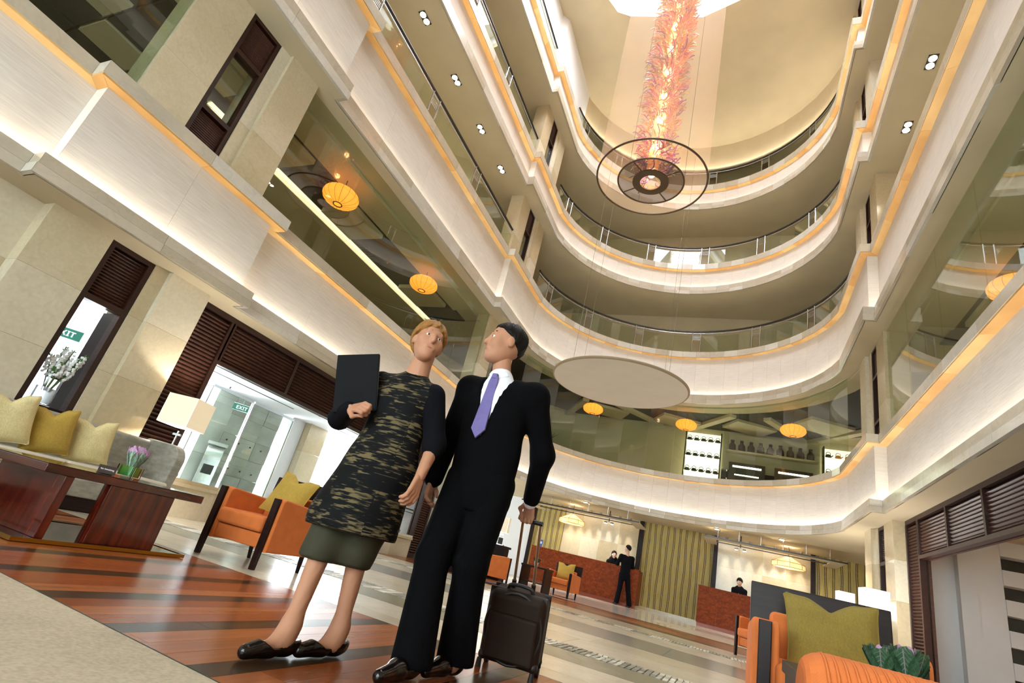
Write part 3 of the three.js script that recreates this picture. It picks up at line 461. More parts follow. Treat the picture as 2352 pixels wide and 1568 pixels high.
// ================= entrance hall seen through the left opening =================
{
  const f = struct('floor_entrance', 'raised pale stone floor of the entrance hall');
  for (let i = 0; i < 6; i++) for (let j = 0; j < 13; j++) part(f, 'stone_tile', bx(-7.42 - i * 0.93, -7.42 - (i + 1) * 0.93 + 0.003, 0, 0.35, 0.6 - j * 1.15, 0.6 - (j + 1) * 1.15 + 0.003), [MAT.floorWhite, MAT.concretelight][(i + j) % 2]);
  const c = struct('ceiling_entrance', 'white entrance hall ceiling with dark slots');
  part(c, 'plaster', bx(-13.1, -7.25, 2.62, 2.8, 0.6, -14.4), MAT.white);
  for (const [x, z0, z1] of [[-8.4, -6, -12.6], [-9.9, -4.8, -9.4], [-9.9, -11, -13.6]]) part(c, 'slot', bx(x, x + 0.035, 2.612, 2.63, z0, z1), MAT.black);
  for (const [x, z] of [[-8.0, -6.6], [-8.2, -8.4], [-9.1, -7.4], [-9.2, -9.6], [-10.6, -8.1], [-8.3, -10.8]]) { const s = thing('sprinkler', 'small chrome sprinkler head on the white entrance ceiling', 'sprinkler', [x, 2.6, z], 0, 'sprinkler heads in the entrance ceiling'); part(s, 'rose', cyl(0.05, 0.05, 0.01, 14), MAT.steel, [0, 0.012, 0]); part(s, 'nozzle', cyl(0.012, 0.02, 0.04, 8), MAT.darksteel, [0, -0.01, 0]); }
  for (const z of [-3.2]) downlight(-8.6, 2.615, z, 'recessed white downlight seen through the pier niche', DAY, 14, null, true);
  const w = struct('wall_entrance', 'end walls of the entrance hall');
  part(w, 'plaster', bx(-13.1, -7.25, 0, 2.7, 0.6, 0.8), MAT.white); part(w, 'stone', bx(-13.1, -7.25, 0, 2.7, -14.4, -14.2), MAT.concretelight);
  part(w, 'dark_panel', bx(-9.6, -7.6, 0.35, 2.62, -13.6, -14.2), MAT.darkstone);
  const g = struct('window_6', 'bright window wall of the entrance hall'); 
  part(w, 'plaster', bx(-13.1, -12.95, 0.35, 2.62, 0.6, -6.1), MAT.white); for (let i = 4; i < 9; i++) { const z = 0.5 - i * 1.65; part(g, 'pane', bx(-13.0, -12.99, 0.4, 2.6, z, z - 1.6), MAT.glass); part(g, 'mullion', bx(-13.04, -12.96, 0.35, 2.62, z, z + 0.05), MAT.steel); }
  part(g, 'transom', bx(-13.04, -12.96, 1.1, 1.14, -6.1, -14.3), MAT.steel);
  rectLight(8, 2.2, DAY, 15, V(-12.9, 1.5, -10.2), V(0, 1.2, -10.2));
  // concrete-clad screen wall of separate blocks with tie holes
  const s = struct('wall_entrance_screen', 'concrete clad screen wall behind the glass doors');
  for (let i = 0; i < 3; i++) for (let j = 0; j < 5; j++) part(s, 'block', bx(-11.0 - ((i + j) % 2) * 0.012, -11.5, 0.35 + j * 0.45, 0.35 + (j + 1) * 0.45 - 0.004, -8.75 - i * 0.5, -9.25 - i * 0.5 + 0.004), (i + j) % 2 ? MAT.concrete : MAT.concretelight);
  for (let i = 0; i < 3; i++) part(s, 'end_block', bx(-11.0, -12.0, 0.35 + i * 0.75, 0.35 + (i + 1) * 0.75 - 0.004, -8.2, -8.74), MAT.concrete);
  for (let i = 0; i < 4; i++) for (const y of [0.95, 1.55]) part(s, 'tie_hole', cyl(0.018, 0.018, 0.02, 10), MAT.black, [-10.985, y, -8.9 - i * 0.36], [0, 0, Math.PI / 2]);
  const p = struct('pillar', 'beige stone pier behind the glass doors'); for (let j = 0; j < 3; j++) part(p, 'stone_panel', bx(-10.6, -11.2, 0.35 + j * 0.76, 0.35 + (j + 1) * 0.76 - 0.003, -10.9, -11.6), TR[j]);
  const q = struct('pillar', 'white pier between the glass doors and the planter'); part(q, 'plaster', bx(-10.8, -11.3, 0.35, 2.62, -10.4, -10.88), MAT.white);
  const d = struct('door_1', 'frameless glass entrance doors with steel edges');
  for (const [z0, z1] of [[-7.4, -8.5], [-8.55, -9.85]]) { part(d, 'pane', bx(-10.2, -10.19, 0.37, 2.4, z0, z1), MAT.glass); part(d, 'edge_strip', bx(-10.21, -10.18, 0.36, 2.42, z0 + 0.015, z0 - 0.01), MAT.steel); part(d, 'edge_strip', bx(-10.21, -10.18, 0.36, 2.42, z1 + 0.01, z1 - 0.015), MAT.steel); part(d, 'top_rail', bx(-10.22, -10.17, 2.4, 2.46, z0, z1), MAT.steel); part(d, 'patch_fitting', bx(-10.23, -10.16, 0.36, 0.44, z0, z0 - 0.2), MAT.steel); }
}
function exitSign(pos, turn, label) {
  const cv = document.createElement('canvas'); cv.width = 256; cv.height = 96; const x = cv.getContext('2d'); x.fillStyle = '#0f6a5a'; x.fillRect(0, 0, 256, 96); x.fillStyle = '#ffffff'; x.font = 'bold 74px sans-serif'; x.textAlign = 'center'; x.textBaseline = 'middle'; x.fillText('EXIT', 128, 50);
  const t = new THREE.CanvasTexture(cv); t.colorSpace = THREE.SRGBColorSpace;
  const e = thing('exit_sign', label, 'sign', pos, turn); const m = new THREE.MeshStandardMaterial({ map: t, emissiveMap: t, roughness: 0.5 }); m.emissive.setRGB(0.14, 0.14, 0.14); m.userData.s = 1;
  part(e, 'housing', box(0.44, 0.17, 0.03), MAT.steel); part(e, 'face', new THREE.PlaneGeometry(0.42, 0.15), m, [0, 0, 0.017], null, { keepUV: true }); part(e, 'hanger', cyl(0.006, 0.006, 0.2, 8), MAT.steel, [0, 0.18, 0]);
}
exitSign([-10.9, 2.33, -8.85], 0.95, 'green EXIT sign hanging before the concrete screen wall'); exitSign([-9.45, 2.10, -4.2], 0.95, 'green EXIT sign seen through the pier niche above the white flowers');
{ // info kiosk
  const k = thing('info_kiosk', 'curved silver kiosk with a tilted glass shelf by the glass doors', 'kiosk', [-10.75, 0.35, -8.55], 0.9);
  const pr = new THREE.Shape(); pr.moveTo(-0.12, 0); pr.bezierCurveTo(-0.10, 0.3, -0.02, 0.35, -0.05, 0.62); pr.bezierCurveTo(-0.07, 0.78, 0.0, 0.9, 0.12, 0.98); pr.lineTo(0.16, 0.94); pr.bezierCurveTo(0.05, 0.86, 0.03, 0.75, 0.05, 0.62); pr.bezierCurveTo(0.08, 0.35, 0.06, 0.2, 0.12, 0); const g = new THREE.ExtrudeGeometry(pr, { depth: 0.34, bevelEnabled: true, bevelSize: 0.01, bevelThickness: 0.01, bevelSegments: 2 }); g.translate(0, 0, -0.17); g.rotateY(-Math.PI / 2);
  part(k, 'body', g, MAT.steel); part(k, 'front_panel', box(0.22, 0.4, 0.02), MAT.black, [0, 0.35, 0.07]); part(k, 'shelf', box(0.42, 0.02, 0.3), MAT.concretelight, [0, 1.02, 0.12], [0.25, 0, 0]); part(k, 'base', box(0.4, 0.02, 0.34), MAT.darksteel, [0, 0.01, 0]);
}
{ // planter strip with handrail on the plinth
  const p = thing('planter', 'trough of dark strappy plants along the entrance handrail', 'planter', [-7.7, 0.35, -11.35]);
  part(p, 'trough', box(0.34, 0.22, 2.2), MAT.concretelight, [0, 0.11, 0.55]); const lv = []; const r = rng(21);
  for (let i = 0; i < 110; i++) { const x = (r() - 0.5) * 0.28, z = -0.5 + r() * 2.1, a = r() * 6.28, L = 0.3 + r() * 0.25, b = 0.10 + r() * 0.2; const pts = [0, 0.35, 0.7, 1].map(t => V(x + Math.cos(a) * b * t * t * 1.6, 0.2 + L * (t - 0.35 * t * t * t), z + Math.sin(a) * b * t * t * 1.6)); const P = [], N = [], wd = 0.018; const s = V(-Math.sin(a), 0, Math.cos(a)); for (let k = 0; k < 3; k++) { const w0 = wd * (1 - k / 3) + 0.003, w1 = wd * (1 - (k + 1) / 3) + 0.001, A = pts[k], B = pts[k + 1]; const q = [A.clone().addScaledVector(s, -w0), A.clone().addScaledVector(s, w0), B.clone().addScaledVector(s, w1), B.clone().addScaledVector(s, -w1)]; const n = B.clone().sub(A).cross(s).normalize(); for (const t of [0, 1, 2, 0, 2, 3]) { P.push(...q[t].toArray()); N.push(...n.toArray()); } } const g = new THREE.BufferGeometry(); g.setAttribute('position', new THREE.Float32BufferAttribute(P, 3)); g.setAttribute('normal', new THREE.Float32BufferAttribute(N, 3)); lv.push(g); }
  const m = M({ color: 0x1f5a24, roughness: 0.4, side: THREE.DoubleSide }); part(p, 'foliage', mergeGeometries(lv), m);
  const h = thing('handrail', 'thin steel handrail behind the strappy plants', 'handrail', [-8.05, 0.35, -11.2]); part(h, 'rail', rod([0, 0.78, 1.6], [0, 0.78, -2.2], 0.018), MAT.darksteel); part(h, 'rail', rod([0, 0.70, 1.6], [0, 0.70, -2.2], 0.01), MAT.darksteel); for (let i = 0; i < 5; i++) part(h, 'post', rod([0, 0, 1.5 - i * 0.9], [0, 0.78, 1.5 - i * 0.9], 0.013), MAT.darksteel);
}
// ================= lounge room seen through the opening on the other side =================
{
  const w = struct('wall_lounge', 'beige lounge wall with recessed grey shelves');
  part(w, 'plaster', bx(3.2, 4.55, 0, 2.88, -12.75, -12.95), MAT.white); part(w, 'plaster', bx(4.55, 7.2, 0, 2.88, -13.05, -13.2), MAT.darkstone);
  for (let i = 0; i < 6; i++) part(w, 'shelf_band', bx(4.55, 7.2, 0.12 + i * 0.5, 0.38 + i * 0.5, -12.72, -13.05), MAT.white);
  part(w, 'pilaster', bx(3.85, 4.1, 0, 2.88, -12.55, -12.75), MAT.white);
  const c = struct('ceiling_lounge', 'lounge ceiling vents'); for (const [x, z0, z1] of [[3.7, -8.5, -11.5], [4.9, -8.2, -10.4]]) for (let k = 0; k < 2; k++) part(c, 'vent_slot', bx(x + k * 0.07, x + k * 0.07 + 0.04, 2.868, 2.885, z0, z1), MAT.black);
  downlight(5.2, 2.88, -10.2, 'downlight in the lounge ceiling', WARMW, 24, null, false, 0.9); downlight(5.0, 2.88, -6.5, 'downlight deep in the lounge ceiling', WARMW, 10, null, false, 0.9);
}
// ================= gallery railings =================
function railing(y, pts, label, spots) {                                // spots: [index along pts] of post pairs
  const r = thing('glass_railing', label, 'railing'); const P = pts.map(p => V(p[0], y, p[1]));
  const path = new THREE.CurvePath(); for (let i = 0; i < P.length - 1; i++) path.add(new THREE.LineCurve3(P[i], P[i + 1])); const L = path.getLength();
  const at = s => path.getPointAt(clamp(s / L)), seg = Math.max(1, Math.round(L / 0.45));
  const rail = (h, rad) => { const gs = []; for (let i = 0; i < P.length - 1; i++) gs.push(rod([P[i].x, y + h, P[i].z], [P[i + 1].x, y + h, P[i + 1].z], rad, 10)); return cat(gs); };
  part(r, 'handrail', rail(0.985, 0.034), MAT.darksteel); part(r, 'lower_rail', rail(0.90, 0.016), MAT.steel);
  let prev = 0; for (const s of [...spots, L]) {
    const e = s === L ? L : s - 0.16; const n = Math.max(1, Math.round((e - prev) / 0.6)); const gs = [];
    for (let k = 0; k < n; k++) { const A = at(mix(prev, e, k / n)), B = at(mix(prev, e, (k + 1) / n)), d = B.clone().sub(A), l = d.length(); if (l < 0.05) continue; const g = box(l - (n > 1 ? 0 : 0.01), 0.72, 0.010); g.rotateY(-Math.atan2(d.z, d.x)); g.translate((A.x + B.x) / 2, y + 0.44, (A.z + B.z) / 2); gs.push(g); }
    if (gs.length) part(r, 'pane', cat(gs), MAT.glass);
    if (s !== L) { for (const o of [-0.15, 0.15]) { const q = at(s + o); part(r, 'post', rod([q.x, y, q.z], [q.x, y + 0.98, q.z], 0.022, 8), MAT.steel); } for (let k = 0; k < 4; k++) { const A = at(s - 0.15), B = at(s + 0.15), h = 0.64 + k * 0.05; part(r, 'bar', rod([A.x, y + h, A.z], [B.x, y + h, B.z], 0.008, 6), MAT.steel); } }
    prev = s + 0.16;
  }
}
const every = (L, a, p) => { const o = []; for (let s = a; s < L - 0.3; s += p) o.push(s); return o; };
{
  const arc = (o) => { const q = []; for (let i = 0; i <= 40; i++) { const a = Math.PI + a0 * 0.7 + (Math.PI - 1.4 * a0) * i / 40; q.push([XC + (AR + o) * Math.cos(a), AZ + (AR + o) * Math.sin(a)]); } return q; };
  const nm = ['above the restaurant storey', 'of the second gallery', 'of the topmost gallery'];
  [1, 2, 3].forEach((k, i) => {
    railing(LV[k].t, arc(0.27), 'curved glass and steel railing ' + nm[i], every(12.6, 0.9, 2.15));
    railing(LV[k].t, [[sx(-1, 4.87), 1.5], [sx(-1, 4.87), -12.2]], 'straight glass and steel railing on the entrance side ' + nm[i], every(13.7, 1.2, 2.45));
  });
}
// ================= chandelier and floating disc =================
{
  const X = -2.13, Z = -9.3, Y0 = 9.0, Y1 = CEIL + 0.85, R = 1.22;
  const c = thing('chandelier', 'tall chandelier of pink and amber glass curls inside a sheer cylinder', 'chandelier', [X, Y0, Z]);
  const sheer = new THREE.MeshStandardMaterial({ color: 0xfaf2e2, roughness: 0.9, transparent: true, opacity: 0.2, side: THREE.DoubleSide, depthWrite: false }); sheer.userData.s = 1;
  part(c, 'sheer_shade', new THREE.CylinderGeometry(R, R, Y1 - Y0, 72, 1, true), sheer, [0, (Y1 - Y0) / 2, 0], null, { label: 'sheer beige fabric cylinder' });
  part(c, 'lower_ring', tor(R, 0.022, 72), MAT.bronze, [0, 0, 0], [Math.PI / 2, 0, 0]);
  part(c, 'inner_ring', tor(0.73, 0.02, 56), MAT.bronze, [0, -0.06, 0], [Math.PI / 2, 0, 0]);
  const gz = new THREE.MeshStandardMaterial({ color: 0x54432e, roughness: 0.8, transparent: true, opacity: 0.72, side: THREE.DoubleSide }); gz.userData.s = 1;
  part(c, 'gauze_disc', new THREE.RingGeometry(0.38, 0.73, 48), gz, [0, -0.06, 0], [Math.PI / 2, 0, 0]);
  part(c, 'hub_ring', new THREE.ExtrudeGeometry((() => { const s = new THREE.Shape(); s.absarc(0, 0, 0.40, 0, Math.PI * 2); const h = new THREE.Path(); h.absarc(0, 0, 0.23, 0, Math.PI * 2, true); s.holes.push(h); return s; })(), { depth: 0.03, bevelEnabled: false, curveSegments: 32 }), MAT.bronze, [0, -0.06, 0], [Math.PI / 2, 0, 0]);
  for (let i = 0; i < 4; i++) { const a = i * Math.PI / 2 + 0.4; part(c, 'spoke', rod([0.38 * Math.cos(a), -0.065, 0.38 * Math.sin(a)], [0.73 * Math.cos(a), -0.065, 0.73 * Math.sin(a)], 0.014), MAT.bronze); }
  for (let i = 0; i < 3; i++) { const a = i * 2.1; part(c, 'cable', rod([0.73 * Math.cos(a), -0.06, 0.73 * Math.sin(a)], [0.73 * Math.cos(a), Y1 - Y0 - 0.1, 0.73 * Math.sin(a)], 0.004, 5), MAT.darksteel); }
  part(c, 'core_tube', cyl(0.13, 0.13, Y1 - Y0 - 0.5, 20), M({ phys: 1, color: 0xffd9b8, transmission: 0.85, roughness: 0.25, thickness: 0, side: THREE.DoubleSide }), [0, (Y1 - Y0) / 2, 0]);
  for (let i = 0; i < 13; i++) { const y = 0.15 + i * 0.84; part(c, 'bulb', sph(0.075, 12, 8), GL.bulb, [0, y, 0]); point(new THREE.Color().setRGB(1, 0.80, 0.60), 0.9, V(X, Y0 + y, Z), 3); }
  // glass curls: three shapes, tinted; the ones low down are single pieces, the rest one mass
  const curl = (k) => { const p = []; for (let i = 0; i <= 8; i++) { const t = i / 8; p.push([Math.sin(t * (2 + k)) * 0.07, t * 0.10 * (k === 1 ? -1 : 1) - 0.03 * Math.sin(t * 6), t * 0.26]); } const g = new THREE.TubeGeometry(new THREE.CatmullRomCurve3(p.map(q => V(...q))), 8, 0.013, 5); const pos = g.attributes.position; return g; };
  const cg = [0, 1, 2].map(curl); const tint = [[0.95, 0.52, 0.45], [0.95, 0.62, 0.36], [0.85, 0.46, 0.66], [0.58, 0.34, 0.60], [0.66, 0.58, 0.32], [0.98, 0.76, 0.66], [0.70, 0.80, 0.60]];
  const gm = tint.map(t => { const m = new THREE.MeshPhysicalMaterial({ roughness: 0.12, transmission: 0.45, thickness: 0, side: THREE.DoubleSide }); m.color.setRGB(...t); m.userData.s = 1; return m; });
  const r = rng(5); let k = 0; const rest = [[], [], []];
  for (let i = 0; i < 3200; i++) {
    const y = i < 300 ? 0.05 + 2.2 * (i / 300) : 2.2 + (Y1 - Y0 - 2.5) * r(); const a = r() * 6.283, rad = 0.16 + 0.16 * r(); const o = new THREE.Object3D(); o.position.set(Math.cos(a) * rad, y, Math.sin(a) * rad); o.rotation.set((r() - 0.5) * 1.6, -a + Math.PI / 2 + (r() - 0.5), (r() - 0.5) * 2); o.scale.setScalar(0.65 + 0.6 * r()); o.updateMatrix();
    let ti = Math.floor(r() * tint.length); if (y < 1.2 && r() < 0.5) ti = 2 + Math.floor(r() * 2); if (y > 4 && r() < 0.5) ti = r() < 0.5 ? 5 : 1;
    if (i < 300) { const m = new THREE.Mesh(cg[i % 3], gm[ti]); m.name = 'glass_curl'; m.castShadow = m.receiveShadow = true; m.applyMatrix4(o.matrix); c.add(m); } else rest[i % 3].push([o.matrix.clone(), ti]);
  }
  for (let q = 0; q < 3; q++) { const mm = new THREE.MeshPhysicalMaterial({ roughness: 0.12, transmission: 0.45, thickness: 0, side: THREE.DoubleSide }); const im = new THREE.InstancedMesh(cg[q], mm, rest[q].length), col = new THREE.Color(); rest[q].forEach(([m, t], i) => { im.setMatrixAt(i, m); im.setColorAt(i, col.setRGB(...tint[t])); }); im.name = 'glass_curls'; im.userData.kind = 'stuff'; im.castShadow = im.receiveShadow = true; c.add(im); }
  // disc
  const d = thing('ceiling_disc', 'large cream fabric disc hanging on thin wires under the chandelier', 'disc', [-2.13, 4.03, -9.4]);
  part(d, 'panel', cyl(1.27, 1.27, 0.05, 72), M({ map: T.whitewash, color: 0xfff4e0, roughness: 0.9, s: 1.5 })); part(d, 'rim', tor(1.275, 0.028, 80), M({ color: 0x9a8568, roughness: 0.6 }), [0, 0, 0], [Math.PI / 2, 0, 0]);
  for (let i = 0; i < 4; i++) { const a = i * Math.PI / 2 + 0.6; part(d, 'wire', rod([1.2 * Math.cos(a), 0, 1.2 * Math.sin(a)], [1.2 * Math.cos(a), 4.96, 1.2 * Math.sin(a)], 0.003, 5), MAT.steel); }
  part(c, 'canopy_plate', cyl(1.3, 1.3, 0.05, 40), MAT.plaster, [0, Y1 - Y0 + 0.02, 0]);
}
// ================= lanterns and bar of the restaurant =================
function lantern(x, y, z, label) {
  const l = thing('paper_lantern', label, 'lantern', [x, y, z], 0, 'orange lanterns in the restaurant');
  const pr = []; for (let i = 0; i <= 14; i++) { const t = i / 14 * Math.PI; pr.push([Math.max(0.07, 0.375 * Math.sin(t) ** 0.8), -0.19 * Math.cos(t)]); }
  part(l, 'shade', lathe(pr, 36), GL.lantern); for (let i = 0; i < 16; i++) { const g = tube(pr.map(p => [p[0] + 0.002, p[1], 0]), 0.0035, 16, 4); g.rotateY(i / 16 * 6.283); part(l, 'rib', g, M({ color: 0xb85a14, roughness: 0.8 })); }
  part(l, 'base_ring', tor(0.09, 0.012, 24, 6), MAT.bronze, [0, -0.19, 0], [Math.PI / 2, 0, 0]); part(l, 'lower_cap', tor(0.14, 0.006, 24, 6), M({ color: 0xb85a14, roughness: 0.8 }), [0, -0.175, 0], [Math.PI / 2, 0, 0]); part(l, 'rod', cyl(0.01, 0.01, 6.87 - y - 0.19, 8), MAT.bronze, [0, 0.19 + (6.87 - y - 0.19) / 2, 0]);
  rectLight(0.3, 0.3, new THREE.Color().setRGB(1, 0.5, 0.15), 3, V(x, y - 0.23, z), V(x, 0, z));
}
lantern(-7.75, 6.45, -6.4, 'orange lantern behind the glass nearest the louvred pier window'); lantern(-7.75, 6.50, -9.9, 'orange lantern behind the glass above the entrance opening'); lantern(4.1, 6.5, -9.7, 'orange lantern behind the lounge-side glass');
lantern(-4.98, 6.3, -18.35, 'orange lantern over the dark corner of the restaurant with a potted palm'); lantern(-1.72, 6.42, -19.4, 'orange lantern beside the lit teapot shelf'); lantern(1.62, 6.22, -18.0, 'orange lantern over the row of dark jars');
function teapot(label, x, y, z) { const g = thing('teapot', label, 'teapot', [x, y, z], 0, label.replace('dark clay teapot', 'teapots')); part(g, 'body', lathe([[0.0, 0], [0.06, 0.0], [0.1, 0.06], [0.075, 0.12], [0.03, 0.14], [0.0, 0.145]], 16), MAT.black); part(g, 'handle', tor(0.07, 0.01, 16, 6), MAT.black, [0, 0.15, 0]); part(g, 'spout', rod([0.08, 0.05, 0], [0.15, 0.12, 0], 0.02, 8, 0.012), MAT.black); }
function shelfUnit(x0, x1, label, floors) {
  const z = -20.7, s = thing('backlit_shelf', label, 'shelf', [(x0 + x1) / 2, 3.4, z]); const W = x1 - x0; part(s, 'light_panel', box(W, 3.2, 0.04), GL.shelf, [0, 1.6, -0.2]); for (const q of [-1, 1]) part(s, 'side', box(0.04, 3.2, 0.34), MAT.darkwood, [q * W / 2, 1.6, -0.04]);
  floors.forEach((y, f) => { const tl = 'dark clay teapot on the ' + ['lowest', 'middle', 'top'][f] + ' board of the backlit shelf beside the ' + (x0 < 0 ? 'dark jars' : 'stone pier'); part(s, 'shelf_board', box(W - 0.04, 0.03, 0.3), GL.shelf, [0, y, -0.03]); const n = Math.round(W / 0.27); for (let i = 0; i < n; i++) teapot(tl, (x0 + x1) / 2 - W / 2 + (i + 0.5) * W / n, 3.4 + y + 0.017, z + 0.01); });
  rectLight(W * 0.9, 2.6, WARMW, 0.6, V((x0 + x1) / 2, 5.1, z + 0.2), V((x0 + x1) / 2, 5.1, 0));
}
shelfUnit(-1.78, -0.52, 'backlit shelf of dark teapots beside the row of dark jars', [1.62, 2.2, 2.8]); shelfUnit(2.82, 4.0, 'backlit shelf of dark teapots beside the stone pier', [1.62, 2.2, 2.8]);
{
  const b = thing('bar_cabinet', 'dark bar back cabinet with a high jar shelf', 'cabinet', [1.15, 3.4, -20.75]); part(b, 'body', box(3.2, 1.9, 0.4), MAT.darkwood, [0, 0.95, -0.1]); part(b, 'jar_shelf', box(3.0, 0.04, 0.36), MAT.plaster, [0, 2.62, 0]); part(b, 'back_panel', box(3.2, 1.5, 0.04), MAT.plaster, [0, 2.6, -0.25]);
  for (const x of [-0.75, 0.75]) { part(b, 'fridge_door', box(1.2, 0.9, 0.03), MAT.darksteel, [x, 1.75, 0.11]); part(b, 'tube_lamp', box(0.95, 0.05, 0.03), GL.tube, [x, 2.05, 0.14]); part(b, 'tube_lamp', box(0.8, 0.03, 0.03), GL.tube, [x, 1.75, 0.14]); }
  const jm = M({ color: 0x3a1e10, roughness: 0.25 }); for (let i = 0; i < 9; i++) { const j = thing('storage_jar', 'dark brown jar in the row on the high bar shelf', 'jar', [1.15 - 1.28 + i * 0.32, 6.04, -20.72], 0, 'dark jars on the bar shelf'); part(j, 'body', lathe([[0, 0], [0.11, 0], [0.125, 0.05], [0.12, 0.22], [0.06, 0.30], [0.055, 0.36], [0, 0.36]], 18), jm); part(j, 'lid', cyl(0.065, 0.065, 0.05, 16), MAT.black, [0, 0.385, 0]); }
  const pl = thing('potted_palm', 'dark potted palm behind the curved restaurant glass', 'plant', [-6.2, 3.4, -17.6]); part(pl, 'pot', lathe([[0, 0], [0.2, 0], [0.26, 0.5], [0.22, 0.5], [0, 0.45]], 20), MAT.black); part(pl, 'trunk', cyl(0.04, 0.05, 0.8, 8), MAT.darkwood, [0, 0.8, 0]); const r = rng(3); for (let i = 0; i < 16; i++) { const a = r() * 6.28, L = 0.5 + r() * 0.3, g = new THREE.PlaneGeometry(0.05, L, 1, 4), p = g.attributes.position; for (let k = 0; k < p.count; k++) { const t = p.getY(k) / L + 0.5; p.setXYZ(k, p.getX(k) * (1.1 - t), t * L * 0.7, t * t * L * 0.6); } g.computeVertexNormals(); g.rotateY(a); part(pl, 'frond', g, M({ color: 0x1c3a1a, roughness: 0.5, side: THREE.DoubleSide }), [0, 1.15, 0]); }
}
// ================= furniture =================
function pillowGeo(w, h, t, seed = 1) {                               // square cushion with pinched corners and a chopped top
  const n = 14, P = [], I = []; const idx = (f, i, j) => f * (n + 1) * (n + 1) + i * (n + 1) + j;
  for (const f of [1, -1]) for (let i = 0; i <= n; i++) for (let j = 0; j <= n; j++) {
    const u = i / n * 2 - 1, v = j / n * 2 - 1; const e = Math.pow((1 - u * u) * (1 - v * v), 0.42); let x = u * w / 2 * (1 - 0.07 * (1 - v * v)), y = v * h / 2 * (1 - 0.07 * (1 - u * u));
    const dent = Math.max(0, 1 - Math.abs(u) * 2.2) * Math.max(0, v) ** 2 * 0.14 * h; y -= dent; P.push(x, y, f * (e * t / 2 + 0.004 + 0.012 * e * (fbm((u + 1) / 2, (v + 1) / 2, 3, 3, seed + f, 2) - 0.5)));
  }
  for (let f = 0; f < 2; f++) for (let i = 0; i < n; i++) for (let j = 0; j < n; j++) { const a = idx(f, i, j), b = idx(f, i + 1, j), c = idx(f, i + 1, j + 1), d = idx(f, i, j + 1); f ? I.push(a, c, b, a, d, c) : I.push(a, b, c, a, c, d); }
  const E = (i, j) => [idx(0, i, j), idx(1, i, j)]; for (let k = 0; k < n; k++) { for (const [p, q] of [[[k, 0], [k + 1, 0]], [[k + 1, n], [k, n]], [[0, k + 1], [0, k]], [[n, k], [n, k + 1]]]) { const [a, b] = E(...p), [c, d] = E(...q); I.push(a, b, c, c, b, d); } }
  const g = new THREE.BufferGeometry(); g.setAttribute('position', new THREE.Float32BufferAttribute(P, 3)); g.setIndex(I); g.computeVertexNormals(); return g;
}
function pipingGeo(w, h) { const pts = [], f = (u, v) => { const dent = Math.max(0, 1 - Math.abs(u) * 2.2) * Math.max(0, v) ** 2 * 0.14 * h; return V(u * w / 2 * (1 - 0.07 * (1 - v * v)), v * h / 2 * (1 - 0.07 * (1 - u * u)) - dent, 0); }; for (let k = 0; k < 12; k++) pts.push(f(-1 + k / 6, -1)); for (let k = 0; k < 12; k++) pts.push(f(1, -1 + k / 6)); for (let k = 0; k < 12; k++) pts.push(f(1 - k / 6, 1)); for (let k = 0; k < 12; k++) pts.push(f(-1, 1 - k / 6)); return new THREE.TubeGeometry(new THREE.CatmullRomCurve3(pts, true), 96, 0.006, 6, true); }
function cushion(pos, rot, w, h, t, mat, label, group, seed) { const c = thing('cushion', label, 'cushion', pos, 0, group); c.rotation.set(...rot); part(c, 'cover', pillowGeo(w, h, t, seed), mat); part(c, 'piping', pipingGeo(w, h), mat); return c; }
// armchair: upholstered arms with dark wood fronts, wood back, loose seat
function armchair(pos, turn, label, group) {
  const c = thing('armchair', label, 'armchair', pos, turn, group); const W = 0.70, D = 0.64;
  for (const s of [-1, 1]) {
    const sh = new THREE.Shape(); sh.moveTo(0, 0.15); sh.lineTo(0.56, 0.15); sh.lineTo(0.56, 0.47); sh.quadraticCurveTo(0.55, 0.5, 0.5, 0.505); sh.lineTo(0.03, 0.535); sh.quadraticCurveTo(0, 0.53, 0, 0.50); sh.closePath();
    const g = new THREE.ExtrudeGeometry(sh, { depth: 0.09, bevelEnabled: true, bevelSize: 0.014, bevelThickness: 0.014, bevelSegments: 3 }); g.translate(0, 0, -0.045); g.rotateY(Math.PI / 2); g.translate(s * (W / 2 - 0.06), 0, D / 2 - 0.05);
    part(c, 'arm', g, MAT.orange); const fl = new THREE.Shape([[-0.018, 0], [0.018, 0], [0.023, 0.15], [0.024, 0.54], [-0.024, 0.54], [-0.023, 0.15]].map(p => new THREE.Vector2(...p))); const lg = new THREE.ExtrudeGeometry(fl, { depth: 0.028, bevelEnabled: true, bevelSize: 0.004, bevelThickness: 0.004, bevelSegments: 1 });
    lg.translate(s * (W / 2 - 0.055), 0, D / 2 - 0.034); part(c, 'front_leg', lg, MAT.darkwood, null, null, { label: 'dark wood front leg rising to the arm' });
    part(c, 'rear_leg', rod([s * (W / 2 - 0.07), 0, -D / 2 + 0.05], [s * (W / 2 - 0.06), 0.17, -D / 2 + 0.07], 0.02, 4, 0.03), MAT.darkwood);
  }
  part(c, 'seat_rail', rbox(W - 0.22, 0.11, 0.5, 0.012), MAT.orange, [0, 0.205, 0.02]); part(c, 'seat', rbox(W - 0.205, 0.12, 0.54, 0.03, 3), MAT.orange, [0, 0.325, 0.045]);
  part(c, 'backrest', rbox(W - 0.02, 0.58, 0.05, 0.006), MAT.darkwood, [0, 0.45, -D / 2 + 0.01], [-0.12, 0, 0], { label: 'dark wood back panel' }); part(c, 'back_pad', rbox(W - 0.21, 0.24, 0.09, 0.03), MAT.orange, [0, 0.48, -D / 2 + 0.085], [-0.12, 0, 0]);
  return c;
}
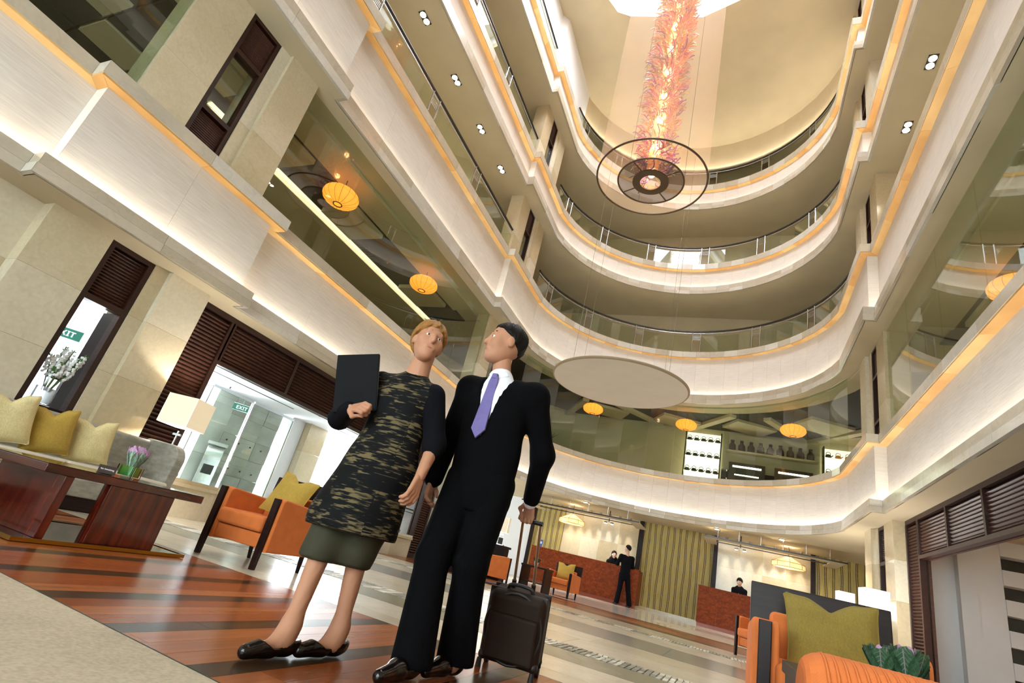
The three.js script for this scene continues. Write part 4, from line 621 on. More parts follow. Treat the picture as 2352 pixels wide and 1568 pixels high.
// seating by the sofa
armchair([-3.70, 0, -3.72], 0.06, 'orange armchair with a yellow cushion at the end of the rosewood table');
cushion([-3.62, 0.585, -3.79], [-0.3, 0.12, -0.12], 0.40, 0.38, 0.13, MAT.cushion, 'yellow cushion on the armchair at the end of the rosewood table', null, 3);
{ // sofa along the wall
  const s = thing('sofa', 'grey velvet sofa with a tall wrapped back against the stone pier', 'sofa', [-6.05, 0, -2.6]);
  part(s, 'plinth', rbox(0.7, 0.13, 3.2, 0.01), MAT.darkwood, [0.0, 0.065, 0.0]); part(s, 'seat_base', rbox(0.84, 0.17, 3.3, 0.02), MAT.velvet, [0, 0.215, 0]);
  for (let i = 0; i < 3; i++) part(s, 'seat_cushion', rbox(0.72, 0.12, 1.04, 0.03, 3), MAT.seatlight, [0.05, 0.362, -1.0 + i * 1.05]);
  const sh = new THREE.Shape(); sh.moveTo(0, 0.13); sh.lineTo(0, 0.80); sh.quadraticCurveTo(0.02, 0.84, 0.08, 0.835); sh.lineTo(0.46, 0.82); sh.quadraticCurveTo(0.62, 0.81, 0.64, 0.68); sh.lineTo(0.60, 0.13); sh.closePath();
  part(s, 'backrest', rbox(0.14, 0.72, 3.3, 0.04, 3), MAT.velvet, [-0.36, 0.47, 0]); const g = new THREE.ExtrudeGeometry(sh, { depth: 0.08, bevelEnabled: true, bevelSize: 0.02, bevelThickness: 0.02, bevelSegments: 3 }); g.translate(-0.42, 0, -1.69); part(s, 'end_panel', g, MAT.velvet, null, null, { label: 'tall wrapped sofa end' });
}
const PG = 'cushions along the grey sofa';
cushion([-5.98, 0.64, -2.26], [0, Math.PI / 2 - 0.25, 0.26], 0.37, 0.43, 0.15, MAT.cushion, 'mustard cushion at the outer end of the grey sofa', PG, 5);
cushion([-5.98, 0.645, -2.62], [0, Math.PI / 2 - 0.3, 0.22], 0.38, 0.44, 0.15, MAT.cushionCream, 'cream cushion between two mustard cushions on the grey sofa', PG, 7);
cushion([-5.98, 0.635, -2.98], [0, Math.PI / 2 - 0.3, 0.18], 0.37, 0.43, 0.15, MAT.cushion, 'mustard cushion between two cream cushions on the grey sofa', PG, 9);
cushion([-5.98, 0.635, -3.36], [0, Math.PI / 2 - 0.3, 0.16], 0.38, 0.43, 0.15, MAT.cushionCream, 'pale cream cushion next to the tall sofa end', PG, 11);
{ // low table
  const t = thing('coffee_table', 'rosewood low table with slab legs on a brass edged mirror base', 'table', [-4.05, 0, -2.43]);
  part(t, 'tabletop', rbox(0.84, 0.048, 1.08, 0.004), MAT.rosewood, [0, 0.4, 0]); part(t, 'glass_top', rbox(0.84, 0.004, 1.08, 0.001), M({ color: 0x2a140c, roughness: 0.03, metalness: 0.0, phys: 1, clearcoat: 1, clearcoatRoughness: 0.01 }), [0, 0.4265, 0]);
  part(t, 'slab_leg', rbox(0.74, 0.354, 0.05, 0.003), MAT.rosewoodV, [0.04, 0.199, 0.385]); part(t, 'slab_leg', rbox(0.05, 0.354, 0.46, 0.003), MAT.rosewoodV, [0.39, 0.199, -0.09]); part(t, 'slab_leg', rbox(0.60, 0.354, 0.05, 0.003), MAT.rosewoodV, [-0.1, 0.199, -0.34]);
  part(t, 'base_plate', rbox(0.92, 0.012, 1.08, 0.002), MAT.mirrorbase, [0, 0.016, 0]); part(t, 'brass_edge', cat([bx(0.46, 0.468, 0.004, 0.026, -0.548, 0.548), bx(-0.468, -0.46, 0.004, 0.026, -0.548, 0.548), bx(-0.46, 0.46, 0.004, 0.026, 0.54, 0.548), bx(-0.46, 0.46, 0.004, 0.026, -0.548, -0.54)]), MAT.brass); for (const z of [-0.4, 0.4]) part(t, 'foot', cyl(0.015, 0.015, 0.011, 10), MAT.steel, [0.4, 0.0055, z]);
}
{ // no smoking card
  const cv = document.createElement('canvas'); cv.width = 256; cv.height = 128; const x = cv.getContext('2d'); x.fillStyle = '#3a2f2a'; x.fillRect(0, 0, 256, 128); x.fillStyle = '#fff'; x.font = 'bold 34px sans-serif'; x.textAlign = 'center'; x.textBaseline = 'middle'; x.fillText('No Smoking', 128, 60); const tx = new THREE.CanvasTexture(cv); tx.colorSpace = THREE.SRGBColorSpace; const m = new THREE.MeshStandardMaterial({ map: tx, roughness: 0.6 }); m.userData.s = 1;
  const c = thing('tent_card', 'small brown folded No Smoking card on the rosewood table', 'sign', [-3.83, 0.4285, -2.33], 1.25); part(c, 'body', new THREE.CylinderGeometry(0.0, 0.04, 0.052, 4, 1).rotateY(Math.PI / 4).scale(1.6, 1, 0.8), M({ color: 0x3a2f2a, roughness: 0.6 }), [0, 0.026, 0]); part(c, 'face', new THREE.PlaneGeometry(0.105, 0.054), m, [0, 0.029, 0.024], [-0.42, 0, 0], { keepUV: true });
}
function cabbageLeaf(R, H, wide, seed) {                              // one cupped, ruffled leaf
  const n = 9, m = 8, P = [], U = [], I = []; for (let j = 0; j <= m; j++) for (let i = 0; i <= n; i++) { const u = i / n * 2 - 1, v = j / m, a = u * wide * Math.pow(Math.sin(Math.PI * (0.14 + 0.62 * v)), 0.7), r = R * (0.18 + 0.82 * Math.sin(v * 1.45)) + R * 0.14 * v * v * v + 0.05 * R * Math.sin(u * 14 + seed) * v * v * v; P.push(r * Math.sin(a), H * (v - 0.22 * u * u * v) + 0.03 * R * Math.sin(u * 11 + seed * 2) * v * v, r * Math.cos(a)); U.push((u + 1) / 2, v); }
  for (let j = 0; j < m; j++) for (let i = 0; i < n; i++) { const a = j * (n + 1) + i, b = a + 1, c = a + n + 1, d = c + 1; I.push(a, b, d, a, d, c); }
  const g = new THREE.BufferGeometry(); g.setAttribute('position', new THREE.Float32BufferAttribute(P, 3)); g.setAttribute('uv', new THREE.Float32BufferAttribute(U, 2)); g.setIndex(I); g.computeVertexNormals(); return g;
}
function kaleHead(parent, R, n, seed, petals) {                        // rosette of cupped leaves in three rings
  for (let ring = 0; ring < 3; ring++) { const k = [6, 5, 5][ring], R2 = R * [0.95, 0.66, 0.38][ring], H = R * [1.15, 1.25, 1.28][ring], wide = [0.85, 0.9, 0.95][ring]; for (let i = 0; i < k; i++) { const g = cabbageLeaf(R2, H, wide, seed + i * 1.3 + ring); g.rotateY(i / k * 6.283 + ring * 0.5 + seed); const m = new THREE.Mesh(g, petals[Math.min(petals.length - 1, ring)]); m.name = 'leaf'; m.castShadow = m.receiveShadow = true; parent.add(m); } }
}
{ // kale in square glass vase on the table
  const v = thing('kale_vase', 'ornamental kale in a square glass vase on the rosewood table', 'plant', [-3.86, 0.429, -2.5], 0.5);
  const sides = []; for (const [x, z, w, d] of [[0.055, 0, 0.006, 0.116], [-0.055, 0, 0.006, 0.116], [0, 0.055, 0.104, 0.006], [0, -0.055, 0.104, 0.006]]) sides.push(bx(x - w / 2, x + w / 2, 0, 0.085, z - d / 2, z + d / 2)); part(v, 'vase', cat([...sides, bx(-0.055, 0.055, 0, 0.012, -0.055, 0.055)]), MAT.vaseglass);
  for (let i = 0; i < 4; i++) { const g = new THREE.PlaneGeometry(0.1, 0.065, 6, 3), p = g.attributes.position; for (let k = 0; k < p.count; k++) p.setZ(k, 0.045 - 2 * p.getX(k) ** 2); g.computeVertexNormals(); g.rotateY(i * Math.PI / 2); part(v, 'wrapped_leaf', g, MAT.leafgloss, [0, 0.05, 0]); }
  const h = new THREE.Group(); h.name = 'kale_head'; h.position.y = 0.045; h.scale.set(0.62, 1.35, 0.62); v.add(h); kaleHead(h, 0.105, 20, 4, [MAT.kaleteal, MAT.kaleteal, MAT.kalepink]);
}
{ // tall white flowers in the niche
  const v = thing('flower_vase', 'white stock flowers in a clear glass cylinder in the pier niche', 'flowers', [-7.0, 0.882, -3.24]);
  part(v, 'vase', lathe([[0.0, 0], [0.105, 0], [0.108, 0.32], [0.102, 0.32], [0.099, 0.015], [0, 0.015]], 32), MAT.vaseglass); part(v, 'ice', cyl(0.095, 0.095, 0.17, 24), MAT.ice, [0, 0.105, 0]);
  const r = rng(31); const st = [], lf = []; const fl = [];
  for (let i = 0; i < 13; i++) { const a = r() * 6.28, sp = 0.04 + 0.13 * r(), top = [Math.cos(a) * sp * 0.5, 0.48 + 0.2 * r(), Math.sin(a) * sp * 1.2 - 0.02]; st.push(rod([Math.cos(a) * 0.03, 0.15, Math.sin(a) * 0.03], top, 0.006, 6)); const base = V(Math.cos(a) * 0.03, 0.15, Math.sin(a) * 0.03), dir = V(...top).sub(base);
    for (let k = 0; k < 46; k++) { const t = 0.50 + 0.5 * Math.pow(k / 46, 0.9), w = 0.045 * (1.25 - t) + 0.01, b = r() * 6.28; const p = base.clone().addScaledVector(dir, t).add(V(Math.cos(b) * w, (r() - 0.5) * 0.02, Math.sin(b) * w)); const g = new THREE.IcosahedronGeometry(k > 38 ? 0.008 : 0.013 + 0.007 * r(), 0); g.translate(p.x, p.y, p.z); (k > 39 ? lf : fl).push(g); }
    const g2 = new THREE.PlaneGeometry(0.03, 0.14, 1, 3); g2.translate(0, 0.07, 0); g2.rotateX(0.5); g2.rotateY(a); g2.translate(Math.cos(a) * 0.05, 0.3, Math.sin(a) * 0.05); lf.push(g2.toNonIndexed()); }
  part(v, 'stems', cat(st), MAT.stem); part(v, 'blossoms', cat(fl), MAT.petal, null, null, { kind: 'stuff' }); part(v, 'leaves', cat(lf), M({ color: 0x3a6a26, roughness: 0.6, side: THREE.DoubleSide }), null, null, { kind: 'stuff' });
}
// table lamps
function tableLamp(pos, turn, sz, label, hi = 0.55, table = true, mat = GL.shade, pw = 5) {
  const [w, h] = sz; const l = thing('table_lamp', label, 'lamp', pos, turn); const S = []; for (const [x, z, a, b] of [[w / 2, 0, 0.006, w], [-w / 2, 0, 0.006, w], [0, w / 2, w - 0.012, 0.006], [0, -w / 2, w - 0.012, 0.006]]) S.push(bx(x - a / 2, x + a / 2, -h / 2, h / 2, z - b / 2, z + b / 2));
  part(l, 'lamp_shade', cat(S), mat, [0, hi + h / 2, 0]); part(l, 'stem', cyl(0.012, 0.012, hi - 0.1, 10), MAT.steel, [0, hi / 2, 0]); part(l, 'body', rbox(0.10, hi * 0.55, 0.10, 0.006), MAT.black, [0, hi * 0.3, 0]); part(l, 'base', rbox(0.2, 0.02, 0.2, 0.004), MAT.steel, [0, 0.01, 0]); part(l, 'collar', box(0.1, 0.025, 0.03), MAT.steel, [0, hi * 0.82, 0]); part(l, 'bulb', sph(0.04), GL.bulb, [0, hi + h / 2, 0]);
  point(WARMW, pw, V(pos[0], pos[1] + hi + h / 2, pos[2]), 2);
}
function endTable(pos, w, h, d, label) { const t = thing('end_table', label, 'table', pos); part(t, 'top', rbox(w, 0.04, d, 0.004), MAT.darkwood, [0, h - 0.02, 0]); for (const s of [-1, 1]) part(t, 'side', rbox(0.04, h - 0.04, d - 0.04, 0.004), MAT.darkwood, [s * (w / 2 - 0.03), (h - 0.04) / 2, 0]); part(t, 'shelf', box(w - 0.1, 0.02, d - 0.06), MAT.darkwood, [0, h * 0.35, 0]); return t; }
tableLamp([-6.5, 0.55, -4.55], 0.35, [0.40, 0.37], 'square cream shade lamp behind the tall sofa end', 0.54, true, GL.shade, 2.0);
endTable([-6.5, 0, -4.55], 0.3, 0.55, 0.3, 'small dark lamp table against the louvred screen');
// lounge-side seating
armchair([-3.93, 0.014, -1.0], Math.PI, 'orange armchair facing the rosewood table from the rug');
armchair([0.47, 0, -3.32], 0.0, 'orange armchair with an olive cushion on the lounge side');
cushion([0.50, 0.53, -3.38], [-0.28, -0.05, 0.03], 0.42, 0.38, 0.14, MAT.cushionOlive, 'olive cushion on the lounge-side armchair', null, 13);
armchair([0.56, 0, -9.6], -1.2, 'orange armchair standing beyond the olive cushion armchair');
{ // low back bench at the corner
  const b = thing('tub_bench', 'orange upholstered low bench with a rounded ribbed top edge', 'bench', [0.62, -0.035, -1.13]);
  const sh = new THREE.Shape(); sh.moveTo(-0.075, 0.1); sh.lineTo(-0.075, 0.45); sh.quadraticCurveTo(-0.07, 0.515, 0, 0.518); sh.quadraticCurveTo(0.07, 0.515, 0.075, 0.45); sh.lineTo(0.075, 0.1); sh.closePath(); const g = new THREE.ExtrudeGeometry(sh, { depth: 0.92, bevelEnabled: true, bevelSize: 0.025, bevelThickness: 0.04, bevelSegments: 5, curveSegments: 10 }); g.translate(0, 0, -0.46); g.rotateY(Math.PI / 2);
  part(b, 'backrest', g, MAT.orange); const rb = []; for (let i = 0; i < 70; i++) { const x = -0.47 + i * 0.0136; const t = tor(0.078, 0.0035, 14, 5); t.scale(1, 1, 1); const h = new THREE.TorusGeometry(0.0975, 0.0022, 5, 14, Math.PI); h.rotateY(Math.PI / 2); h.scale(1, 0.66, 1); h.translate(x, 0.478, 0); rb.push(h); } part(b, 'ribbing', cat(rb), MAT.orange); part(b, 'seam', cat([rod([-0.48, 0.45, 0.102], [0.48, 0.45, 0.102], 0.006), rod([-0.48, 0.45, -0.102], [0.48, 0.45, -0.102], 0.006)]), MAT.orange);
  part(b, 'seat', rbox(0.92, 0.16, 0.42, 0.03), MAT.orange, [0, 0.3, -0.32]); for (const x of [-0.4, 0.4]) for (const z of [0.02, -0.46]) part(b, 'leg', rod([x, 0.05, z], [x, 0.22, z], 0.022, 8, 0.03), MAT.darkwood);
}
endTable([0.52, 0, -2.25], 0.62, 0.42, 0.62, 'small dark square table between the orange seats');
{
  const k = thing('kale_bowl', 'purple ornamental kale heads in a low bowl between the orange seats', 'plant', [0.50, 0.422, -2.25]); part(k, 'bowl', lathe([[0, 0], [0.09, 0], [0.11, 0.06], [0.1, 0.06], [0.08, 0.012], [0, 0.012]], 24), MAT.vaseglass);
  [[-0.035, 0.02, 0.052, 6], [0.03, 0.025, 0.060, 8], [0.06, -0.035, 0.045, 9], [-0.015, -0.05, 0.045, 12]].forEach(([x, z, R, s]) => { const h = new THREE.Group(); h.name = 'kale_head'; h.position.set(x, 0.03, z); h.scale.set(0.9, 1.5, 0.9); k.add(h); kaleHead(h, R, 15, s, [MAT.kale, MAT.kale, MAT.kalepink]); });
}
tableLamp([2.28, 0.62, -11.3], 0.1, [0.35, 0.34], 'glowing white square lamp before the stone pier', 0.5, true, GL.shadeWhite, 2.2); endTable([2.28, 0, -11.3], 0.5, 0.62, 0.5, 'dark lamp table before the stone pier');
tableLamp([2.42, 0.6, -14.7], 0.1, [0.30, 0.34], 'glowing white square lamp behind the pier lamp', 0.62, true, GL.shadeWhite, 2.2); endTable([2.42, 0, -14.7], 0.45, 0.6, 0.45, 'dark lamp table further along the stone pier');
// group in front of reception
armchair([-4.40, 0, -10.7], 0.5 + Math.PI * 0.5, 'orange armchair turned away in front of the long reception desk');
armchair([-3.62, 0, -13.3], -0.1, 'orange armchair with a yellow cushion in front of the long reception desk');
cushion([-3.6, 0.56, -13.38], [-0.28, 0, 0.05], 0.42, 0.40, 0.14, MAT.cushion, 'yellow cushion on the armchair in front of the long reception desk', null, 17);
endTable([-3.95, 0, -12.25], 0.6, 0.52, 0.6, 'dark small table between the two armchairs before reception');
{ const k = thing('kale_vase', 'small green plant in glass on the table before reception', 'plant', [-4.0, 0.521, -12.25]); part(k, 'vase', lathe([[0, 0], [0.05, 0], [0.055, 0.1], [0.048, 0.1], [0.044, 0.01], [0, 0.01]], 16), MAT.vaseglass); const h = new THREE.Group(); h.name = 'leaves'; h.position.y = 0.06; k.add(h); kaleHead(h, 0.09, 12, 3, [MAT.kale, MAT.kale, MAT.kaleteal]); }
{ const c = thing('console_table', 'dark wood console behind the turned away armchair', 'console', [-5.5, 0, -12.65]); part(c, 'top', rbox(1.2, 0.05, 0.4, 0.004), MAT.darkwood, [0, 0.755, 0]); part(c, 'front', rbox(1.14, 0.73, 0.3, 0.004), MAT.darkwood, [0, 0.365, 0]); tableLamp([-5.15, 0.78, -12.65], 0.2, [0.26, 0.36], 'cream square lamp on the dark console', 0.30, true, GL.shade, 1);
  const s = thing('sofa', 'olive grey sofa end beside the dark console', 'sofa', [-5.5, 0, -11.4]); part(s, 'plinth', box(0.7, 0.2, 1.4), MAT.darkwood, [0, 0.1, 0]); part(s, 'seat', rbox(0.8, 0.22, 1.5, 0.04), MAT.velvet, [0, 0.31, 0]); part(s, 'backrest', rbox(0.16, 0.6, 1.5, 0.05), MAT.velvet, [-0.36, 0.5, 0]); }
{ // bar stool by the wall
  const s = thing('side_chair', 'slim dark wood chair standing by the louvred post', 'chair', [-5.4, 0, -10.05], 0.4); for (const [x, z, t] of [[0.17, 0.17, 0.42], [-0.17, 0.17, 0.42], [0.17, -0.17, 0.62], [-0.17, -0.17, 0.62]]) part(s, 'leg', tube([[x * 1.15, 0, z * 1.15], [x, 0.2, z], [x, t, z * (t > 0.5 ? 1.2 : 1)]], 0.016, 10, 6), MAT.darkwood); part(s, 'seat', rbox(0.4, 0.04, 0.4, 0.012), MAT.darkwood, [0, 0.42, 0]); part(s, 'back_rail', box(0.36, 0.06, 0.025), MAT.darkwood, [0, 0.59, -0.2]); part(s, 'stretcher', box(0.36, 0.02, 0.02), MAT.darkwood, [0, 0.14, 0.17]); }
{ // leaflet stand on the long desk
  const b = thing('leaflet_stand', 'small blue leaflet stand on the long reception desk', 'sign', [-6.1, 1.16, -18.7], -0.2); part(b, 'card', box(0.16, 0.24, 0.012), M({ color: 0x3c5fb0, roughness: 0.4 }), [0, 0.12, 0], [-0.25, 0, 0]); part(b, 'photo', box(0.12, 0.08, 0.004), M({ color: 0xcdd8ee, roughness: 0.4 }), [0, 0.14, 0.01], [-0.25, 0, 0]); part(b, 'foot', box(0.16, 0.01, 0.1), MAT.steel, [0, 0.005, -0.02]); }
// ================= people =================
function surfaceNet(f, lo, hi, h) {                                     // smooth mesh of the surface where f = 0
  const n = [0, 1, 2].map(i => Math.ceil((hi[i] - lo[i]) / h) + 1), [nx, ny, nz] = n, F = new Float32Array(nx * ny * nz), id = (i, j, k) => (k * ny + j) * nx + i;
  for (let k = 0; k < nz; k++) for (let j = 0; j < ny; j++) for (let i = 0; i < nx; i++) F[id(i, j, k)] = f(lo[0] + i * h, lo[1] + j * h, lo[2] + k * h);
  const P = [], I = [], vi = new Int32Array(nx * ny * nz).fill(-1), E = [[0, 1], [0, 2], [0, 4], [1, 3], [1, 5], [2, 3], [2, 6], [3, 7], [4, 5], [4, 6], [5, 7], [6, 7]], C = [0, 1, 2, 3, 4, 5, 6, 7].map(c => [c & 1, (c >> 1) & 1, c >> 2]);
  for (let k = 0; k < nz - 1; k++) for (let j = 0; j < ny - 1; j++) for (let i = 0; i < nx - 1; i++) {
    let m = 0; const v = []; for (let c = 0; c < 8; c++) { v[c] = F[id(i + C[c][0], j + C[c][1], k + C[c][2])]; if (v[c] < 0) m |= 1 << c; } if (m === 0 || m === 255) continue;
    let x = 0, y = 0, z = 0, q = 0; for (const [a, b] of E) if ((v[a] < 0) !== (v[b] < 0)) { const t = v[a] / (v[a] - v[b]); x += mix(C[a][0], C[b][0], t); y += mix(C[a][1], C[b][1], t); z += mix(C[a][2], C[b][2], t); q++; }
    vi[id(i, j, k)] = P.length / 3; P.push(lo[0] + (i + x / q) * h, lo[1] + (j + y / q) * h, lo[2] + (k + z / q) * h);
  }
  const quad = (a, b, c, d, s) => { if (a < 0 || b < 0 || c < 0 || d < 0) return; s ? I.push(a, b, c, a, c, d) : I.push(a, c, b, a, d, c); };
  for (let k = 1; k < nz - 1; k++) for (let j = 1; j < ny - 1; j++) for (let i = 1; i < nx - 1; i++) {
    const a = F[id(i, j, k)] < 0;
    if (a !== F[id(i + 1, j, k)] < 0) quad(vi[id(i, j - 1, k - 1)], vi[id(i, j, k - 1)], vi[id(i, j, k)], vi[id(i, j - 1, k)], a);
    if (a !== F[id(i, j + 1, k)] < 0) quad(vi[id(i - 1, j, k - 1)], vi[id(i - 1, j, k)], vi[id(i, j, k)], vi[id(i, j, k - 1)], a);
    if (a !== F[id(i, j, k + 1)] < 0) quad(vi[id(i - 1, j - 1, k)], vi[id(i, j - 1, k)], vi[id(i, j, k)], vi[id(i - 1, j, k)], a);
  }
  const g = new THREE.BufferGeometry(); g.setAttribute('position', new THREE.Float32BufferAttribute(P, 3)); g.setIndex(I); g.computeVertexNormals(); return g;
}
// primitives are [ax,ay,az, bx,by,bz, ra, rb, zscale]
const cap = (a, b, ra, rb = ra, zs = 1) => [...a, ...b, ra, rb, zs];
function dPrim(p, x, y, z) { const zs = p[8], dx = p[3] - p[0], dy = p[4] - p[1], dz = (p[5] - p[2]) * zs, px = x - p[0], py = y - p[1], pz = (z - p[2]) * zs; const L = dx * dx + dy * dy + dz * dz || 1e-9, t = clamp((px * dx + py * dy + pz * dz) / L), ex = px - dx * t, ey = py - dy * t, ez = pz - dz * t; return (Math.sqrt(ex * ex + ey * ey + ez * ez) - mix(p[6], p[7], t)) * (zs > 1 ? 1 / Math.sqrt(zs) : 1); }
function union(prims, k) { return (x, y, z) => { let d = 1e3; for (const p of prims) { const e = dPrim(p, x, y, z), h = Math.max(k - Math.abs(d - e), 0) / k; d = Math.min(d, e) - h * h * k * 0.25; } return d; }; }
function bounds(prims, pad = 0.03) { const lo = [1e3, 1e3, 1e3], hi = [-1e3, -1e3, -1e3]; for (const p of prims) for (const o of [0, 3]) for (let i = 0; i < 3; i++) { const r = Math.max(p[6], p[7]); lo[i] = Math.min(lo[i], p[o + i] - r - pad); hi[i] = Math.max(hi[i], p[o + i] + r + pad); } return [lo, hi]; }
function flesh(prims, k, h, cut) { const f = union(prims, k), [lo, hi] = bounds(prims); return surfaceNet(cut ? (x, y, z) => cut(x, y, z, f(x, y, z)) : f, lo, hi, h); }
const ell = (c, r) => (x, y, z) => { const a = (x - c[0]) / r[0], b = (y - c[1]) / r[1], d = (z - c[2]) / r[2], q = Math.sqrt(a * a + b * b + d * d); return (q - 1) * Math.min(...r); };
const smin = (a, b, k) => { const h = Math.max(k - Math.abs(a - b), 0) / k; return Math.min(a, b) - h * h * k * 0.25; };
function headField(w = 1) {
  const sk = ell([0, 0.025, -0.012], [0.074 * w, 0.098, 0.094]), jaw = ell([0, -0.05, 0.022], [0.056 * w, 0.068, 0.062]), chin = ell([0, -0.098, 0.058], [0.024, 0.018, 0.02]), cheek = [ell([0.04, -0.02, 0.05], [0.026, 0.03, 0.026]), ell([-0.04, -0.02, 0.05], [0.026, 0.03, 0.026])], ears = [ell([0.077 * w, -0.004, -0.012], [0.010, 0.030, 0.018]), ell([-0.077 * w, -0.004, -0.012], [0.010, 0.030, 0.018])], nose = cap([0, 0.018, 0.078], [0, -0.026, 0.100], 0.009, 0.0125), brow = cap([-0.034, 0.032, 0.072], [0.034, 0.032, 0.072], 0.011), lip = cap([-0.018, -0.062, 0.077], [0.018, -0.062, 0.077], 0.009), so = [ell([0.031, 0.008, 0.094], [0.018, 0.012, 0.018]), ell([-0.031, 0.008, 0.094], [0.018, 0.012, 0.018])];
  return (x, y, z) => { let d = smin(sk(x, y, z), jaw(x, y, z), 0.04); d = smin(d, chin(x, y, z), 0.03); for (const c of cheek) d = smin(d, c(x, y, z), 0.02); d = smin(d, dPrim(brow, x, y, z), 0.015); for (const s of so) d = -smin(-d, s(x, y, z), 0.008); d = smin(d, dPrim(nose, x, y, z), 0.012); d = smin(d, dPrim(lip, x, y, z), 0.01); for (const e of ears) d = smin(d, e(x, y, z), 0.008); return d; };
}
function hairGeo(kind) {
  const out = ell([0, 0.032, -0.018], kind === 'short' ? [0.084, 0.101, 0.101] : [0.092, 0.108, 0.108]), bun = kind === 'bob' ? ell([0, -0.06, -0.035], [0.085, 0.075, 0.072]) : kind === 'up' ? ell([0, 0.0, -0.10], [0.045, 0.045, 0.04]) : null;
  return surfaceNet((x, y, z) => { let d = out(x, y, z); if (bun) d = smin(d, bun(x, y, z), 0.03); const line = kind === 'short' ? -(y - 0.03 - (z > 0.0 ? z * 0.62 : z * 0.85 )) : -(y - 0.01 - (z > 0 ? z * 0.75 : z * 1.4)); const th = Math.atan2(x, -z); d += 0.0022 * Math.sin(th * 34 + y * 30 + 2 * Math.sin(y * 60)) + 0.003 * Math.sin(th * 9 + y * 22); return Math.max(d, line * 0.8 + 0.004 * Math.sin(x * 160) * (kind === 'short' ? 0.6 : 1)); }, [-0.12, -0.17, -0.16], [0.12, 0.16, 0.12], 0.0055);
}
function handPrims(w, dir, nrm, curl, side, open = 0) {                  // palm, four fingers and a thumb from the wrist w
  const D = V(...dir).normalize(), N = V(...nrm).addScaledVector(D, -V(...nrm).dot(D)).normalize(), S = D.clone().cross(N).multiplyScalar(side), W = V(...w), at = (d, s, n) => W.clone().addScaledVector(D, d).addScaledVector(S, s).addScaledVector(N, n).toArray(), pr = [];
  for (const s of [-0.027, -0.009, 0.009, 0.027]) pr.push(cap(at(0.012, s * 0.6, 0), at(0.078, s, 0), 0.0125, 0.0105));
  [[-0.030, 0.060, 0.95], [-0.010, 0.074, 1], [0.010, 0.070, 1], [0.029, 0.056, 0.95]].forEach(([s, L, q], i) => { let p = V(...at(0.082, s, 0)), a = 0.15 + curl * 0.35; for (let j = 0; j < 3; j++) { const l = L * [0.45, 0.32, 0.23][j], e = p.clone().addScaledVector(D, Math.cos(a) * l).addScaledVector(N, -Math.sin(a) * l).addScaledVector(S, (s > 0 ? 1 : -1) * open * l * 0.1); pr.push(cap(p.toArray(), e.toArray(), 0.0092 - j * 0.0007, 0.0086 - j * 0.0007)); p = e; a += curl * (j ? 0.9 : 1.1); } });
  let p = V(...at(0.022, -0.026, -0.004)); const t1 = V(...at(0.052, -0.048, -0.018)), t2 = V(...at(0.078, -0.044 + 0.02 * curl, -0.034)); pr.push(cap(p.toArray(), t1.toArray(), 0.0125, 0.0100), cap(t1.toArray(), t2.toArray(), 0.0098, 0.0084)); return pr;
}
function shoeGeo(a, t, heel) {                                           // from the ankle to the toe
  const pr = [cap([a[0], 0.045, a[2] - 0.035], [mix(a[0], t[0], 0.5), 0.042, mix(a[2], t[2], 0.45)], 0.038, 0.036), cap([mix(a[0], t[0], 0.5), 0.04, mix(a[2], t[2], 0.45)], [t[0], 0.028, t[2]], 0.036, 0.026), cap([a[0], 0.08, a[2] - 0.015], [a[0], 0.045, a[2]], 0.036, 0.04)];
  const top = (z) => heel ? 0.062 - 0.022 * clamp((z - a[2]) / 0.06) + 0.03 * clamp((z - a[2] - 0.09) / 0.05) : 1;
  return flesh(pr, 0.03, 0.005, (x, y, z, d) => Math.max(d, 0.004 - y, (y - top(z)) * 0.8));
}
